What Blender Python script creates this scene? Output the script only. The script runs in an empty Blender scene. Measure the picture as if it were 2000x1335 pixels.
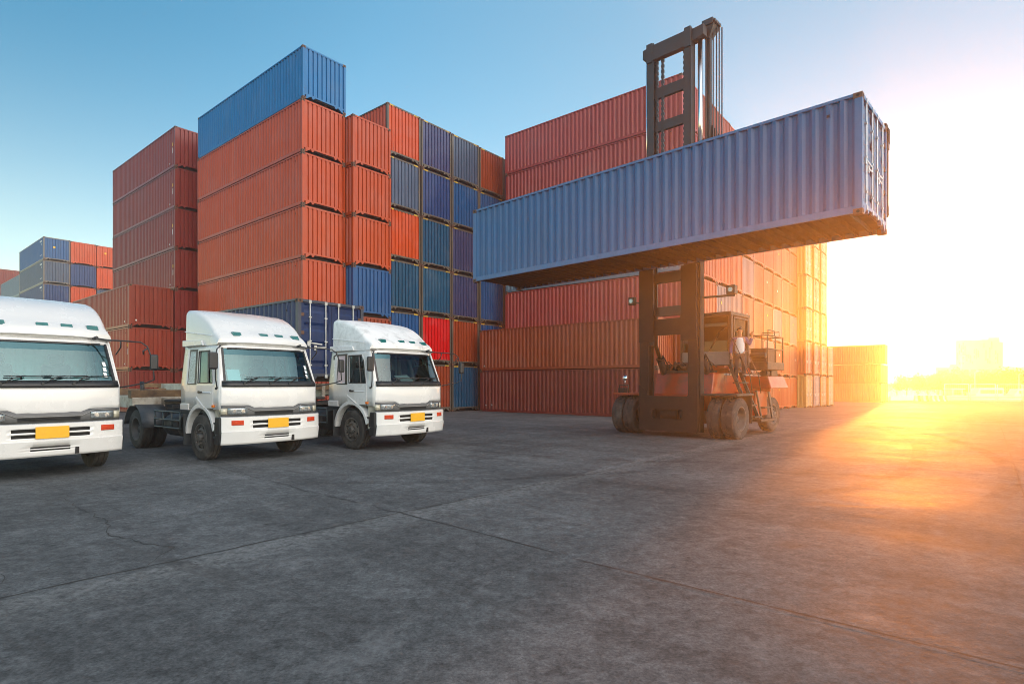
import bpy, math, random
from mathutils import Vector, Matrix
R = math.radians
rnd = random.Random(7)
sc = bpy.context.scene
col = sc.collection

# ------------------------------------------------------------------ helpers
class MB:
    """collects shapes; build() links them as ONE mesh object"""
    def __init__(s): s.v=[]; s.f=[]; s.m=[]; s.sm=[]
    def add(s, vs, fs, m=0, smooth=False):
        n=len(s.v); s.v += [tuple(p) for p in vs]
        for f in fs: s.f.append([i+n for i in f]); s.m.append(m); s.sm.append(smooth)
    def box(s, x0,x1,y0,y1,z0,z1,m=0):
        s.hexa([(x0,y0,z0),(x1,y0,z0),(x1,y1,z0),(x0,y1,z0),(x0,y0,z1),(x1,y0,z1),(x1,y1,z1),(x0,y1,z1)],m)
    def hexa(s, p, m=0):
        s.add(p,[(0,3,2,1),(4,5,6,7),(0,1,5,4),(1,2,6,5),(2,3,7,6),(3,0,4,7)],m)
    def bar(s, p, q, w, h, m=0, up=(0,0,1)):
        p=Vector(p); q=Vector(q); d=(q-p).normalized(); u=Vector(up)
        if abs(d.dot(u))>.98: u=Vector((0,1,0))
        r=d.cross(u).normalized()*(w/2); t=r.cross(d).normalized()*(h/2)
        s.hexa([p-r-t,p+r-t,q+r-t,q-r-t,p-r+t,p+r+t,q+r+t,q-r+t],m)
    def cyl(s, p, q, r, n=12, m=0, r2=None, cap=True, smooth=True):
        p=Vector(p); q=Vector(q); d=(q-p).normalized()
        u=d.cross(Vector((0,0,1)) if abs(d.z)<.9 else Vector((1,0,0))).normalized(); w=d.cross(u)
        r2=r if r2 is None else r2; k=len(s.v); vs=[]
        for c,rr in ((p,r),(q,r2)):
            for i in range(n):
                a=2*math.pi*i/n; vs.append(c+u*(rr*math.cos(a))+w*(rr*math.sin(a)))
        s.add(vs,[(i,n+i,n+(i+1)%n,(i+1)%n) for i in range(n)],m,smooth)
        if cap:
            s.add(vs,[tuple(range(n)),tuple(range(2*n-1,n-1,-1))],m)
    def tube(s, pts, r, n=8, m=0):
        pts=[Vector(p) for p in pts]; rings=[]; u=None
        for i,p in enumerate(pts):
            d=((pts[i+1] if i+1<len(pts) else p)-(pts[i-1] if i else p)).normalized()
            if u is None: u=d.cross(Vector((0,0,1)) if abs(d.z)<.9 else Vector((1,0,0))).normalized()
            else:
                u=(u-d*u.dot(d)).normalized()
            w=d.cross(u); rings.append([p+u*(r*math.cos(2*math.pi*k/n))+w*(r*math.sin(2*math.pi*k/n)) for k in range(n)])
        vs=[p for g in rings for p in g]
        fs=[(a*n+k,a*n+(k+1)%n,(a+1)*n+(k+1)%n,(a+1)*n+k) for a in range(len(pts)-1) for k in range(n)]
        s.add(vs,fs,m,True); L=(len(pts)-1)*n
        s.add(vs,[tuple(range(n-1,-1,-1)),tuple(range(L,L+n))],m)
    def lathe(s, c, axis, prof, n=24, m=0, smooth=True, mats=None):
        c=Vector(c); d=Vector(axis).normalized()
        u=d.cross(Vector((0,0,1)) if abs(d.z)<.9 else Vector((1,0,0))).normalized(); w=d.cross(u); vs=[]
        for (r,t) in prof:
            for i in range(n):
                a=2*math.pi*i/n; vs.append(c+d*t+u*(r*math.cos(a))+w*(r*math.sin(a)))
        for j in range(len(prof)-1):
            mm=mats[j] if mats else m
            s.add([vs[j*n+i] for i in range(n)]+[vs[(j+1)*n+i] for i in range(n)],
                  [(i,(i+1)%n,n+(i+1)%n,n+i) for i in range(n)],mm,smooth)
    def prism(s, poly, fn, t0, t1, m=0):
        """poly: 2-D outline; fn(u,v,t) -> point"""
        n=len(poly); vs=[fn(u,v,t0) for u,v in poly]+[fn(u,v,t1) for u,v in poly]
        s.add(vs,[tuple(range(n-1,-1,-1)),tuple(range(n,2*n))]+[(i,(i+1)%n,n+(i+1)%n,n+i) for i in range(n)],m)
    def grid(s, us, vs_, fn, m=0, skip=None, smooth=False):
        nu=len(us); P=[fn(u,v) for v in vs_ for u in us]; F=[]
        for j in range(len(vs_)-1):
            for i in range(nu-1):
                if skip and skip((us[i]+us[i+1])/2,(vs_[j]+vs_[j+1])/2): continue
                F.append((j*nu+i,j*nu+i+1,(j+1)*nu+i+1,(j+1)*nu+i))
        s.add(P,F,m,smooth)
    def loft(s, loops, m=0, smooth=True, cap=True):
        n=len(loops[0]); vs=[p for l in loops for p in l]
        s.add(vs,[(a*n+k,a*n+(k+1)%n,(a+1)*n+(k+1)%n,(a+1)*n+k) for a in range(len(loops)-1) for k in range(n)],m,smooth)
        if cap:
            L=(len(loops)-1)*n; s.add(vs,[tuple(range(n-1,-1,-1)),tuple(range(L,L+n))],m)
    def mesh(s, name, mats):
        me=bpy.data.meshes.new(name); me.from_pydata([tuple(p) for p in s.v],[],s.f)
        for m in (mats if isinstance(mats,(list,tuple)) else [mats]): me.materials.append(m)
        me.polygons.foreach_set('material_index',s.m); me.polygons.foreach_set('use_smooth',s.sm); me.update()
        return me
    def build(s, name, mats, parent=None, bevel=0, solid=0, fix=True, weld=False, auto=None):
        me=s.mesh(name,mats)
        if fix or weld:
            import bmesh
            bm=bmesh.new(); bm.from_mesh(me)
            bmesh.ops.remove_doubles(bm,verts=bm.verts,dist=1e-5)
            if fix: bmesh.ops.recalc_face_normals(bm,faces=bm.faces)
            bm.to_mesh(me); bm.free()
        if auto is not None:
            me.set_sharp_from_angle(angle=R(auto))
        o=bpy.data.objects.new(name,me); col.objects.link(o)
        if parent: o.parent=parent
        if solid:
            q=o.modifiers.new('thickness','SOLIDIFY'); q.thickness=solid; q.offset=-1
        if bevel:
            b=o.modifiers.new('edge','BEVEL'); b.width=bevel; b.segments=2; b.limit_method='ANGLE'; b.angle_limit=R(40)
        return o

def tag(o, label=None, cat=None, group=None, kind=None):
    if label: o['label']=label
    if cat: o['category']=cat
    if group: o['group']=group
    if kind: o['kind']=kind
    return o
def empty(name, loc=(0,0,0), rz=0, parent=None):
    o=bpy.data.objects.new(name,None); col.objects.link(o); o.location=loc; o.rotation_euler=(0,0,rz); o.empty_display_size=.3
    if parent: o.parent=parent
    return o
def kids(o): return [c for c in bpy.data.objects if c.parent==o]
KIDS={}
def copy_tree(o, parent=None):
    c=o.copy(); col.objects.link(c)
    if parent is not None: c.parent=parent
    if o.name not in KIDS: KIDS[o.name]=kids(o)
    for ch in KIDS[o.name]: copy_tree(ch,c)
    return c
def all_under(o):
    r=[o]
    for c in o.children: r+=all_under(c)
    return r

# ------------------------------------------------------------------ materials
def nodes(name):
    m=bpy.data.materials.new(name); m.use_nodes=True; nt=m.node_tree; nt.nodes.clear()
    out=nt.nodes.new('ShaderNodeOutputMaterial'); b=nt.nodes.new('ShaderNodeBsdfPrincipled')
    nt.links.new(b.outputs[0],out.inputs['Surface'])
    return m,nt,b,out
class N:
    """tiny node-graph helper"""
    def __init__(s,nt): s.nt=nt
    def n(s,t,**k):
        x=s.nt.nodes.new(t)
        for a,v in k.items(): setattr(x,a,v)
        return x
    def put(s,sock,v):
        if hasattr(v,'is_linked') or isinstance(v,bpy.types.NodeSocket): s.nt.links.new(v,sock)
        else: sock.default_value=v
    def math(s,op,a,b=0.0,c=0.0,clamp=False):
        x=s.n('ShaderNodeMath',operation=op,use_clamp=clamp); s.put(x.inputs[0],a); s.put(x.inputs[1],b); s.put(x.inputs[2],c); return x.outputs[0]
    def mix(s,f,a,b,blend='MIX'):
        x=s.n('ShaderNodeMix',data_type='RGBA',blend_type=blend); s.put(x.inputs[0],f); s.put(x.inputs[6],a); s.put(x.inputs[7],b); return x.outputs[2]
    def noise(s,vec,scale,detail=4,rough=.55,dist=0):
        x=s.n('ShaderNodeTexNoise'); s.put(x.inputs['Vector'],vec); s.put(x.inputs['Scale'],scale); x.inputs['Detail'].default_value=detail
        x.inputs['Roughness'].default_value=rough; x.inputs['Distortion'].default_value=dist; return x.outputs['Fac']
    def ramp(s,f,lo,hi,a=0.0,b=1.0):
        x=s.n('ShaderNodeMapRange'); s.put(x.inputs[0],f); s.put(x.inputs[1],lo); s.put(x.inputs[2],hi); s.put(x.inputs[3],a); s.put(x.inputs[4],b); return x.outputs[0]
    def mapping(s,vec,scale=(1,1,1),loc=(0,0,0),rot=(0,0,0)):
        x=s.n('ShaderNodeMapping'); s.put(x.inputs['Vector'],vec); x.inputs['Scale'].default_value=scale; x.inputs['Location'].default_value=loc; x.inputs['Rotation'].default_value=rot; return x.outputs[0]
    def bump(s,h,strength=.3,dist=.01):
        x=s.n('ShaderNodeBump'); s.put(x.inputs['Height'],h); x.inputs['Strength'].default_value=strength; x.inputs['Distance'].default_value=dist; return x.outputs[0]
def c4(c): return (c[0],c[1],c[2],1.0)
def simple(name, c, rough=.5, metal=0.0, var=.12, scale=6.0, dirt=None, dirt_amt=.0, bump=0.0, coat=0.0, dscale=2.5, spec=.5):
    """plain procedural material: base colour with mottling, patchy dirt and roughness variation"""
    m,nt,b,out=nodes(name); g=N(nt)
    co=g.n('ShaderNodeTexCoord').outputs['Object']
    oi=g.n('ShaderNodeObjectInfo'); v=g.n('ShaderNodeVectorMath',operation='ADD'); g.put(v.inputs[0],co)
    cb=g.n('ShaderNodeCombineXYZ'); r37=g.math('MULTIPLY',oi.outputs['Random'],37.0); g.put(cb.inputs[0],r37); g.put(cb.inputs[1],r37); g.put(v.inputs[1],cb.outputs[0]); vec=v.outputs[0]
    n1=g.noise(vec,scale,5,.6)
    k=g.ramp(n1,.3,.7,1-var,1+var)
    cc=g.n('ShaderNodeVectorMath',operation='SCALE'); cc.inputs[0].default_value=c[:3]; g.put(cc.inputs['Scale'],k); colr=cc.outputs[0]
    if dirt is not None:
        n2=g.noise(vec,dscale,6,.65,.4)
        d=g.ramp(n2,.62-dirt_amt*.35,.80-dirt_amt*.2,0,min(1.0,.35+dirt_amt)); colr=g.mix(d,colr,c4(dirt))
    g.put(b.inputs['Base Color'],colr); b.inputs['Metallic'].default_value=metal
    g.put(b.inputs['Roughness'],g.ramp(n1,.25,.75,max(.02,rough-.1),min(1,rough+.12)))
    b.inputs['Coat Weight'].default_value=coat; b.inputs['Specular IOR Level'].default_value=spec
    if bump: g.put(b.inputs['Normal'],g.bump(g.noise(vec,scale*6,4),bump,.01))
    return m

def container_paint():
    """reads the object's own colour (rgb) and wear (alpha): fading, vertical run-off streaks, rust, scuffs"""
    m,nt,b,out=nodes('container_paint'); g=N(nt)
    co=g.n('ShaderNodeTexCoord').outputs['Object']; oi=g.n('ShaderNodeObjectInfo')
    cb=g.n('ShaderNodeCombineXYZ'); g.put(cb.inputs[0],g.math('MULTIPLY',oi.outputs['Random'],91.0)); g.put(cb.inputs[1],g.math('MULTIPLY',oi.outputs['Random'],53.0))
    v=g.n('ShaderNodeVectorMath',operation='ADD'); g.put(v.inputs[0],co); g.put(v.inputs[1],cb.outputs[0]); vec=v.outputs[0]
    wear=oi.outputs['Alpha']
    big=g.noise(vec,.55,4,.6)
    streak=g.noise(g.mapping(vec,(5.5,5.5,.45)),1.0,5,.65)
    fine=g.noise(vec,14.0,4,.6)
    base=oi.outputs['Color']
    hs=g.n('ShaderNodeHueSaturation'); g.put(hs.inputs['Color'],base)
    g.put(hs.inputs['Saturation'],g.ramp(big,.3,.7,.96,1.10)); g.put(hs.inputs['Value'],g.math('MULTIPLY',g.ramp(streak,.3,.72,.84,1.14),g.ramp(fine,.3,.7,.95,1.05)))
    colr=hs.outputs['Color']
    # chalky fading
    colr=g.mix(g.math('MULTIPLY',g.ramp(big,.5,.75,0,.22),wear),colr,(.34,.33,.31,1))
    # rust blooms and runs
    r1=g.noise(g.mapping(vec,(2.2,2.2,.55)),1.6,8,.72,.25)
    rf=g.math('MULTIPLY',g.ramp(r1,.60,.72,0,.85),wear,clamp=True)
    colr=g.mix(rf,colr,(.085,.035,.016,1))
    # small scuffs and chips
    s1=g.noise(vec,7.5,7,.75)
    sf=g.math('MULTIPLY',g.ramp(s1,.66,.72,0,.8),wear,clamp=True)
    colr=g.mix(sf,colr,(.12,.07,.045,1))
    g.put(b.inputs['Base Color'],colr)
    g.put(b.inputs['Roughness'],g.math('ADD',g.ramp(streak,.3,.7,.30,.42),g.math('MULTIPLY',rf,.3)))
    b.inputs['Specular IOR Level'].default_value=.38
    g.put(b.inputs['Normal'],g.bump(g.math('ADD',g.noise(vec,1.3,3),g.math('MULTIPLY',fine,.10)),.34,.05))
    return m
PAINT=container_paint()
M={}
M['dark']=simple('dark_gap',(.012,.011,.011),.8)
M['casting']=simple('casting_steel',(.13,.060,.034),.65,.0,.3,9,(.10,.042,.02),.5)
M['underside']=simple('underframe_steel',(.022,.016,.013),.7,0,.3,3,(.05,.026,.015),.4)
M['galv']=simple('galvanised_rod',(.55,.57,.58),.38,.75,.15,7,(.3,.22,.15),.25)
M['yellow']=simple('yellow_mark',(.75,.46,.02),.5)
M['white_mark']=simple('white_mark',(.75,.76,.74),.5,0,.12,10,(.3,.3,.3),.3)
M['white']=simple('white_truck_paint',(.66,.66,.65),.24,0,.035,1.6,(.45,.42,.37),.05,coat=.35,dscale=1.2)
M['white_worn']=simple('weathered_white_paint',(.76,.76,.75),.42,0,.05,2.5,(.42,.42,.41),.42,dscale=3.2)
M['cream']=simple('rusty_cream_paint',(.46,.43,.36),.6,0,.15,4,(.15,.09,.05),.5)
M['black']=simple('black_plastic',(.016,.017,.019),.42,0,.25,8)
M['grey_plastic']=simple('grey_grille_plastic',(.085,.088,.09),.42,0,.15,8)
M['rubber']=simple('tyre_rubber',(.028,.026,.025),.78,0,.25,10,(.12,.105,.09),.35,.25)
M['rim']=simple('dusty_steel_rim',(.075,.07,.065),.55,.2,.25,9,(.16,.13,.10),.4)
M['chassis']=simple('chassis_black_steel',(.022,.023,.025),.55,.0,.3,6,(.085,.07,.055),.4)
M['mudguard']=simple('dark_mudguard',(.035,.040,.045),.42,0,.2,4,(.12,.11,.10),.35)
M['tubegreen']=simple('painted_tube_guard',(.045,.062,.065),.45,0,.2,7,(.16,.12,.08),.3)
M['amber']=simple('amber_lens',(.72,.17,.015),.18,0,.1,20)
M['redlens']=simple('red_orange_lens',(.50,.045,.012),.15,0,.15,25)
M['plate']=simple('yellow_number_plate',(.74,.38,.008),.45,0,.05,12)
M['lamp']=simple('headlamp_glass',(.30,.33,.34),.06,.55,.35,30,coat=1.0)
M['marker']=simple('green_marker_lens',(.01,.12,.115),.1,0,.2,20,coat=.6)
M['curtain']=simple('pale_curtain',(.50,.58,.55),.8,0,.12,5)
M['seat']=simple('grey_seat_cloth',(.06,.07,.08),.85,0,.2,8)
M['dash']=simple('grey_dashboard',(.13,.14,.145),.6,0,.15,8)
M['paper']=simple('white_paper',(.78,.80,.80),.6,0,.04,8)
M['chrome']=simple('chrome_rod',(.85,.87,.88),.10,1.0,.03,8)
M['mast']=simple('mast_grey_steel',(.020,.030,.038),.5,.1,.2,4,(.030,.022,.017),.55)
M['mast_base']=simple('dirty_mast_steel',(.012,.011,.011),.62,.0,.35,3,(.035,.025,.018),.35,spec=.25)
M['orange']=simple('orange_machine_paint',(.36,.042,.008),.35,0,.1,3,(.10,.05,.03),.4,coat=.2)
M['machine_dark']=simple('dark_machine_paint',(.022,.019,.018),.5,0,.3,5,(.1,.06,.035),.4)
M['hose']=simple('hydraulic_hose',(.02,.02,.022),.4,0,.2,10)
M['grey_panel']=simple('light_grey_panel',(.22,.22,.22),.5,0,.1,5,(.2,.18,.15),.3)
M['rust_beam']=simple('rusty_yellow_beam',(.20,.12,.055),.65,0,.3,4,(.07,.04,.025),.7)

def glass(name, tint, refl=.9, dark=.55, base=.06):
    """tinted window: Fresnel reflection over a tinted see-through pane"""
    m,nt,b,out=nodes(name); g=N(nt); nt.nodes.remove(b)
    t=g.n('ShaderNodeBsdfTransparent'); t.inputs[0].default_value=c4([x*dark for x in tint])
    gl=g.n('ShaderNodeBsdfGlossy'); gl.inputs['Roughness'].default_value=.03; gl.inputs['Color'].default_value=c4([.25+.75*x for x in tint])
    lw=g.n('ShaderNodeFresnel'); lw.inputs['IOR'].default_value=1.75
    co=g.n('ShaderNodeTexCoord').outputs['Object']
    g.put(gl.inputs['Normal'],g.bump(g.noise(co,1.1,1),.015,.03))
    f=g.math('ADD',g.math('MULTIPLY',lw.outputs[0],refl),base,clamp=True)
    mx=g.n('ShaderNodeMixShader'); g.put(mx.inputs[0],f); nt.links.new(t.outputs[0],mx.inputs[1]); nt.links.new(gl.outputs[0],mx.inputs[2])
    nt.links.new(mx.outputs[0],out.inputs['Surface']); return m
M['windscreen']=glass('tinted_windscreen',(.40,.78,.82),.9,.80,.10)
M['windscreen_dark']=glass('clear_dark_windscreen',(.62,.82,.82),1.0,.60,.06)
M['sunband']=glass('blue_sun_band',(.0,.36,.46),.8,.6,.12)
M['sideglass']=glass('tinted_side_glass',(.62,.82,.84),1.0,.75)
M['cabglass']=glass('smoked_cab_glass',(.5,.45,.42),.30,.05,.02)
# ------------------------------------------------------------------ camera and lattice
FPX, HORIZON, CAM_H = 1113.0, 747.0, 1.66
cam_d=bpy.data.cameras.new('camera'); cam=bpy.data.objects.new('camera',cam_d); col.objects.link(cam); sc.camera=cam
cam.location=(0,0,CAM_H); cam.rotation_euler=(R(90),0,0)
cam_d.sensor_width=36; cam_d.lens=36*FPX/2000; cam_d.shift_y=(HORIZON-667.5)/2000; cam_d.clip_end=6000; cam_d.clip_start=.05
P1=Vector((-10.2062,27.7834,0)); YAW=2.2612
A=Vector((math.sin(YAW),math.cos(YAW),0)); B=Vector((-math.cos(YAW),math.sin(YAW),0))
ROT=math.atan2(A.y,A.x)
def ab(x,y):
    d=Vector((x,y,0))-P1; return d.dot(A),d.dot(B)
def gz(a,b):
    """the yard drains very slightly away"""
    z=-.0134*min(max(b,0),190)
    if a<-11: z-=.05*min(-a-11,3.2)
    return z
def gxy(x,y): return gz(*ab(x,y))
def lat(a,b,z=None):
    p=P1+A*a+B*b; p.z=gz(a,b) if z is None else z; return p

# ------------------------------------------------------------------ shipping containers
CL,CW,CH,CHC=12.192,2.438,2.591,2.896
def corrug(n, lo, hi, depth, flat=.26, slope=.24, inner=None):
    """trapezoid profile: (position, inset) pairs"""
    p=(hi-lo)/n; out=[]
    for i in range(n):
        s=lo+i*p
        out += [(s,0),(s+p*flat,0),(s+p*(flat+slope),depth),(s+p*(flat+slope+(inner or flat)),depth)]
    out.append((hi,0)); return out
PR={}
def container_meshes(k, H, CL, hc):
    x1=CL/2; y1=CW/2; nc=round(42*CL/12.192)
    # --- frame: posts, rails, headers, sills
    f=MB()
    for sx in (-1,1):
        for sy in (-1,1):
            xa,xb=sorted((sx*(x1-.004),sx*(x1-.15))); ya,yb=sorted((sy*(y1-.004),sy*(y1-.11)))
            f.box(xa,xb,ya,yb,.118,H-.118)
    for sy in (-1,1):
        ya,yb=sorted((sy*(y1-.006),sy*(y1-.07))); f.box(-x1+.15,x1-.15,ya,yb,H-.07,H-.006)
        ya,yb=sorted((sy*(y1-.006),sy*(y1-.06))); f.box(-x1+.15,x1-.15,ya,yb,.035,.185)
    for sx in (-1,1):
        xa,xb=sorted((sx*(x1-.006),sx*(x1-.08)))
        f.box(xa,xb,-y1+.11,y1-.11,H-.095,H-.012)
        f.box(xa,xb,-y1+.11,y1-.11,.205,.285)
        for sy in (-1,1):      # sloping gussets and twist tabs under the sill
            f.hexa([(xa,sy*(y1-.18),.02),(xb,sy*(y1-.18),.02),(xb,sy*(y1-.19),.03),(xa,sy*(y1-.19),.03),(xa,sy*(y1-.18),.206),(xb,sy*(y1-.18),.206),(xb,sy*(y1-.46),.206),(xa,sy*(y1-.46),.206)])
            f.hexa([(xa,sy*.62,.11),(xb,sy*.62,.11),(xb,sy*.68,.11),(xa,sy*.68,.11),(xa,sy*.55,.206),(xb,sy*.55,.206),(xb,sy*.75,.206),(xa,sy*.75,.206)])
    c=f
    for sx in (-1,1):
        for sy in (-1,1):
            for z0,z1 in ((0,.118),(H-.118,H)):
                xa,xb=sorted((sx*x1,sx*(x1-.178))); ya,yb=sorted((sy*y1,sy*(y1-.162))); c.box(xa,xb,ya,yb,z0,z1,1)
                zc=(z0+z1)/2; c.cyl((sx*(x1-.085),sy*(y1-.02),zc),(sx*(x1-.085),sy*(y1+.0025),zc),.034,10,2)
                c.cyl((sx*(x1-.02),sy*(y1-.075),zc),(sx*(x1+.0025),sy*(y1-.075),zc),.034,10,2)
    # --- corrugated side
    side=MB(); prof=corrug(nc,-x1+.14,x1-.14,.056,.26,.22,.27)
    side.grid([u for u,_ in prof],[.18,H-.065],lambda u,v:(u,0,v))
    n=len(prof)
    for i,(u,dp) in enumerate(prof):
        for j in (0,1):
            x,y,z=side.v[j*n+i]; side.v[j*n+i]=(x,-(y1-.016-dp),z)
    vent=MB(); xv=x1-.66; vent.box(xv-.045,xv+.045,-(y1-.004),-(y1-.06),H-.37,H-.19); vent.box(xv-.03,xv+.03,-(y1-.0015),-(y1-.004),H-.36,H-.30,1)
    end=MB(); pe=corrug(9,-y1+.11,y1-.11,.060,.66,.06,.22)
    n=len(pe); end.grid([u for u,_ in pe],[.28,H-.09],lambda u,v:(0,u,v))
    for i,(u,dp) in enumerate(pe):
        for j in (0,1):
            x,y,z=end.v[j*n+i]; end.v[j*n+i]=(x1-.018-dp,y,z)
    roof=MB(); pr=corrug(round(58*CL/12.192),-x1+.08,x1-.08,.02)
    roof.grid([u for u,_ in pr],[-y1+.07,y1-.07],lambda u,v:(u,v,H-.03))
    n=len(pr)
    for i,(u,dp) in enumerate(pr):
        for j in (0,1):
            x,y,z=roof.v[j*n+i]; roof.v[j*n+i]=(x,y,z-dp)
    und=MB(); und.box(-x1+.08,x1-.08,-y1+.06,y1-.06,.165,.19)
    for i in range(round(39*CL/12.192)):
        xx=-x1+.30+i*(CL-.6)/(round(39*CL/12.192)-1); und.box(xx-.022,xx+.022,-y1+.06,y1-.06,.045,.165)
    P=[PAINT]
    PR[k]=dict(frame=f.mesh('frame',[PAINT,M['casting'],M['dark']]),side=side.mesh('side_panel',P),vent=vent.mesh('vent',[PAINT,M['dark']]),
               end=end.mesh('end_panel',P),roof=roof.mesh('roof_panel',P),under=und.mesh('underframe',[M['underside']]))
    if hc:   # yellow and black height marks at the ends of the header
        for sy in (-1,1):
            hm=MB()
            for q in range(4):
                yq=sy*(y1-.20-.085*q); hm.hexa([(x1-.006,yq-.03,H-.10),(x1-.0035,yq-.03,H-.10),(x1-.0035,yq+.012,H-.10),(x1-.006,yq+.012,H-.10),(x1-.006,yq-.012,H-.02),(x1-.0035,yq-.012,H-.02),(x1-.0035,yq+.03,H-.02),(x1-.006,yq+.03,H-.02)])
            PR[k]['mark%+d'%sy]=hm.mesh('height_mark',[M['yellow']])
    # --- door leaf (hinged on -y side) with panels, gasket, locking bars
    for s in (-1,1):
        d=MB(); ya,yb=.008,y1-.115
        zs=[.285,.42,.50,.62,.70,1.02,1.10,1.22,1.30,1.60,1.68,1.80,1.88,2.18,2.26,2.40,2.48] if H<2.7 else [.285,.45,.54,.68,.77,1.12,1.21,1.35,1.44,1.80,1.89,2.03,2.12,2.45,2.54,2.70,2.785]
        ins=[0,0,.03,.03,0,0,.03,.03,0,0,.03,.03,0,0,.03,.03,0]
        for q in range(len(zs)-1):
            z0,z1=zs[q],zs[q+1]; e0,e1=ins[q],ins[q+1]
            d.add([(x1-.05-e0,s*(ya+.12),z0),(x1-.05-e0,s*(yb-.10),z0),(x1-.05-e1,s*(yb-.10),z1),(x1-.05-e1,s*(ya+.12),z1)],[(0,1,2,3)])
        for y2,y3 in ((ya,ya+.12),(yb-.10,yb)):
            a_,b_=sorted((s*y2,s*y3)); d.box(x1-.055,x1-.042,a_,b_,.285,H-.11)
        a_,b_=sorted((s*ya,s*yb)); d.box(x1-.05,x1-.042,a_,b_,.285,.26); d.box(x1-.05,x1-.042,a_,b_,H-.14,H-.11)
        a_,b_=sorted((s*yb,s*(yb+.012))); d.box(x1-.06,x1-.036,a_,b_,.285,H-.11,1)
        a_,b_=sorted((s*(ya-.007),s*ya)); d.box(x1-.06,x1-.036,a_,b_,.285,H-.11,1)
        for q in range(4):
            zz=.42+q*(H-.9)/3; a_,b_=sorted((s*(yb-.10),s*(yb+.06))); d.box(x1-.04,x1-.012,a_,b_,zz-.05,zz+.05,2)
        PR[k]['door%+d'%s]=d.mesh('door',[PAINT,M['dark'],M['casting']])
        for w,yy in enumerate((.24,.80)):
            l=MB(); l.cyl((x1-.016,s*yy,.20),(x1-.016,s*yy,H-.05),.019,8)
            for zz in (.20,H-.075): l.box(x1-.03,x1+.012,s*yy-.045,s*yy+.045,zz-.05,zz+.05)
            for zz in (.55,1.30,H-.55): l.box(x1-.04,x1+.006,s*yy-.05,s*yy+.05,zz-.02,zz+.02)
            zz=1.12+.12*w; y9=s*(yy+ (.42 if w==0 else -.42)); l.bar((x1-.002,s*yy,zz),(x1-.002,y9,zz-.03),.014,.04); l.box(x1-.035,x1-.002,min(y9,s*yy+s*.1)-.0,min(y9,s*yy+s*.1)+.09,zz-.10,zz+.05)
            PR[k]['rod%+d%d'%(s,w)]=l.mesh('locking_bar',[M['galv']])
container_meshes('std',CH,CL,False); container_meshes('hc',CHC,CL,True); container_meshes('short',CH,6.058,False)
def mo(name, me, parent, colr=None):
    o=bpy.data.objects.new(name,me); col.objects.link(o); o.parent=parent
    if colr: o.color=colr
    return o
def make_container(hc=False, doors=False):
    k={False:'std',True:'hc'}.get(hc,hc); p=PR[k]
    r=empty('shipping_container')
    mo('frame',p['frame'],r)
    s=mo('side_panel',p['side'],r); mo('vent',p['vent'],s)
    s=mo('side_panel',p['side'],r); s.rotation_euler=(0,0,math.pi); mo('vent',p['vent'],s)
    e=mo('end_panel',p['end'],r); e.rotation_euler=(0,0,math.pi)
    if doors:
        for q in (-1,1):
            d=mo('door',p['door%+d'%q],r)
            for w in (0,1): mo('locking_bar',p['rod%+d%d'%(q,w)],d)
    else: mo('end_panel',p['end'],r)
    mo('roof_panel',p['roof'],r); mo('underframe',p['under'],r)
    if hc is True:
        for sy in (-1,1): mo('height_mark',p['mark%+d'%sy],r)
    return r
PROTO={}
for hc,dr in ((False,False),(False,True),(True,False),(True,True),('short',True)): PROTO[(hc,dr)]=[make_container(hc,dr),False]
ALLC=[]
def put_container(pos, rz, colour, label, group, wear=.5, hc=False, doors=False, frame=None, roofless=False):
    pr=PROTO[(hc,doors)]
    if not pr[1]: c=pr[0]; pr[1]=True
    else: c=copy_tree(pr[0])
    c.location=pos; c.rotation_euler=(0,0,rz)
    tag(c,label,'shipping container',group); ALLC.append((c,colour,wear,frame))
    return c
ORD=['bottom','second','third','fourth','fifth','sixth','seventh']
def lev(i,n):
    return 'topmost' if i==n-1 else ('bottom' if i==0 else ORD[i]+' up')
def stack(a, b, n, colours, name, group, wear=.4, hc=False, doors=False, frame=None, cname=None, ztop=0, zjit=0):
    """a column of n containers whose visible end lies at lattice a, near edge at b; colours bottom first"""
    H=CHC if hc else CH; out=[]
    base=min(gz(a,b),gz(a,b+CW))
    for i in range(n):
        ja=rnd.uniform(-.03,.03); jb=rnd.uniform(-.012,.012)
        p=P1+A*(a-CL/2+ja)+B*(b+CW/2+jb); p.z=base+i*(H+.006)+.012
        cw=colours[i]; w=wear if not isinstance(wear,(list,tuple)) else wear[i]
        lab='%s container, %s in %s'%(NAMES[cw],lev(i,n),name)
        out.append(put_container(p,ROT,COL[cw],lab,group,w,hc,doors,frame))
    return out
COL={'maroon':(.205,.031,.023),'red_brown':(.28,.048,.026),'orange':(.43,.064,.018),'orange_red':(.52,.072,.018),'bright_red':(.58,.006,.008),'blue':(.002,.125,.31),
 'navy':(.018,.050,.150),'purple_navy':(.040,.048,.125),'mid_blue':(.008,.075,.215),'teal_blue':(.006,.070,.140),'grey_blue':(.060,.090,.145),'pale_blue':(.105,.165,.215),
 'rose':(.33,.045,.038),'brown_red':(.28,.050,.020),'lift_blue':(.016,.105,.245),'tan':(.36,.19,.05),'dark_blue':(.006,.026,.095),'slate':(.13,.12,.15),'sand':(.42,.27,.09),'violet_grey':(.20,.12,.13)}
NAMES={'maroon':'maroon','red_brown':'red-brown','orange':'orange','orange_red':'bright orange','bright_red':'vivid red','blue':'bright blue','navy':'navy blue','purple_navy':'purple navy','mid_blue':'mid blue',
 'teal_blue':'teal blue','grey_blue':'greyish navy','pale_blue':'faded grey-blue','rose':'rose red','brown_red':'brown red','lift_blue':'blue','tan':'tan','dark_blue':'dark blue','slate':'slate grey','sand':'sand-coloured','violet_grey':'dull violet'}
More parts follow.
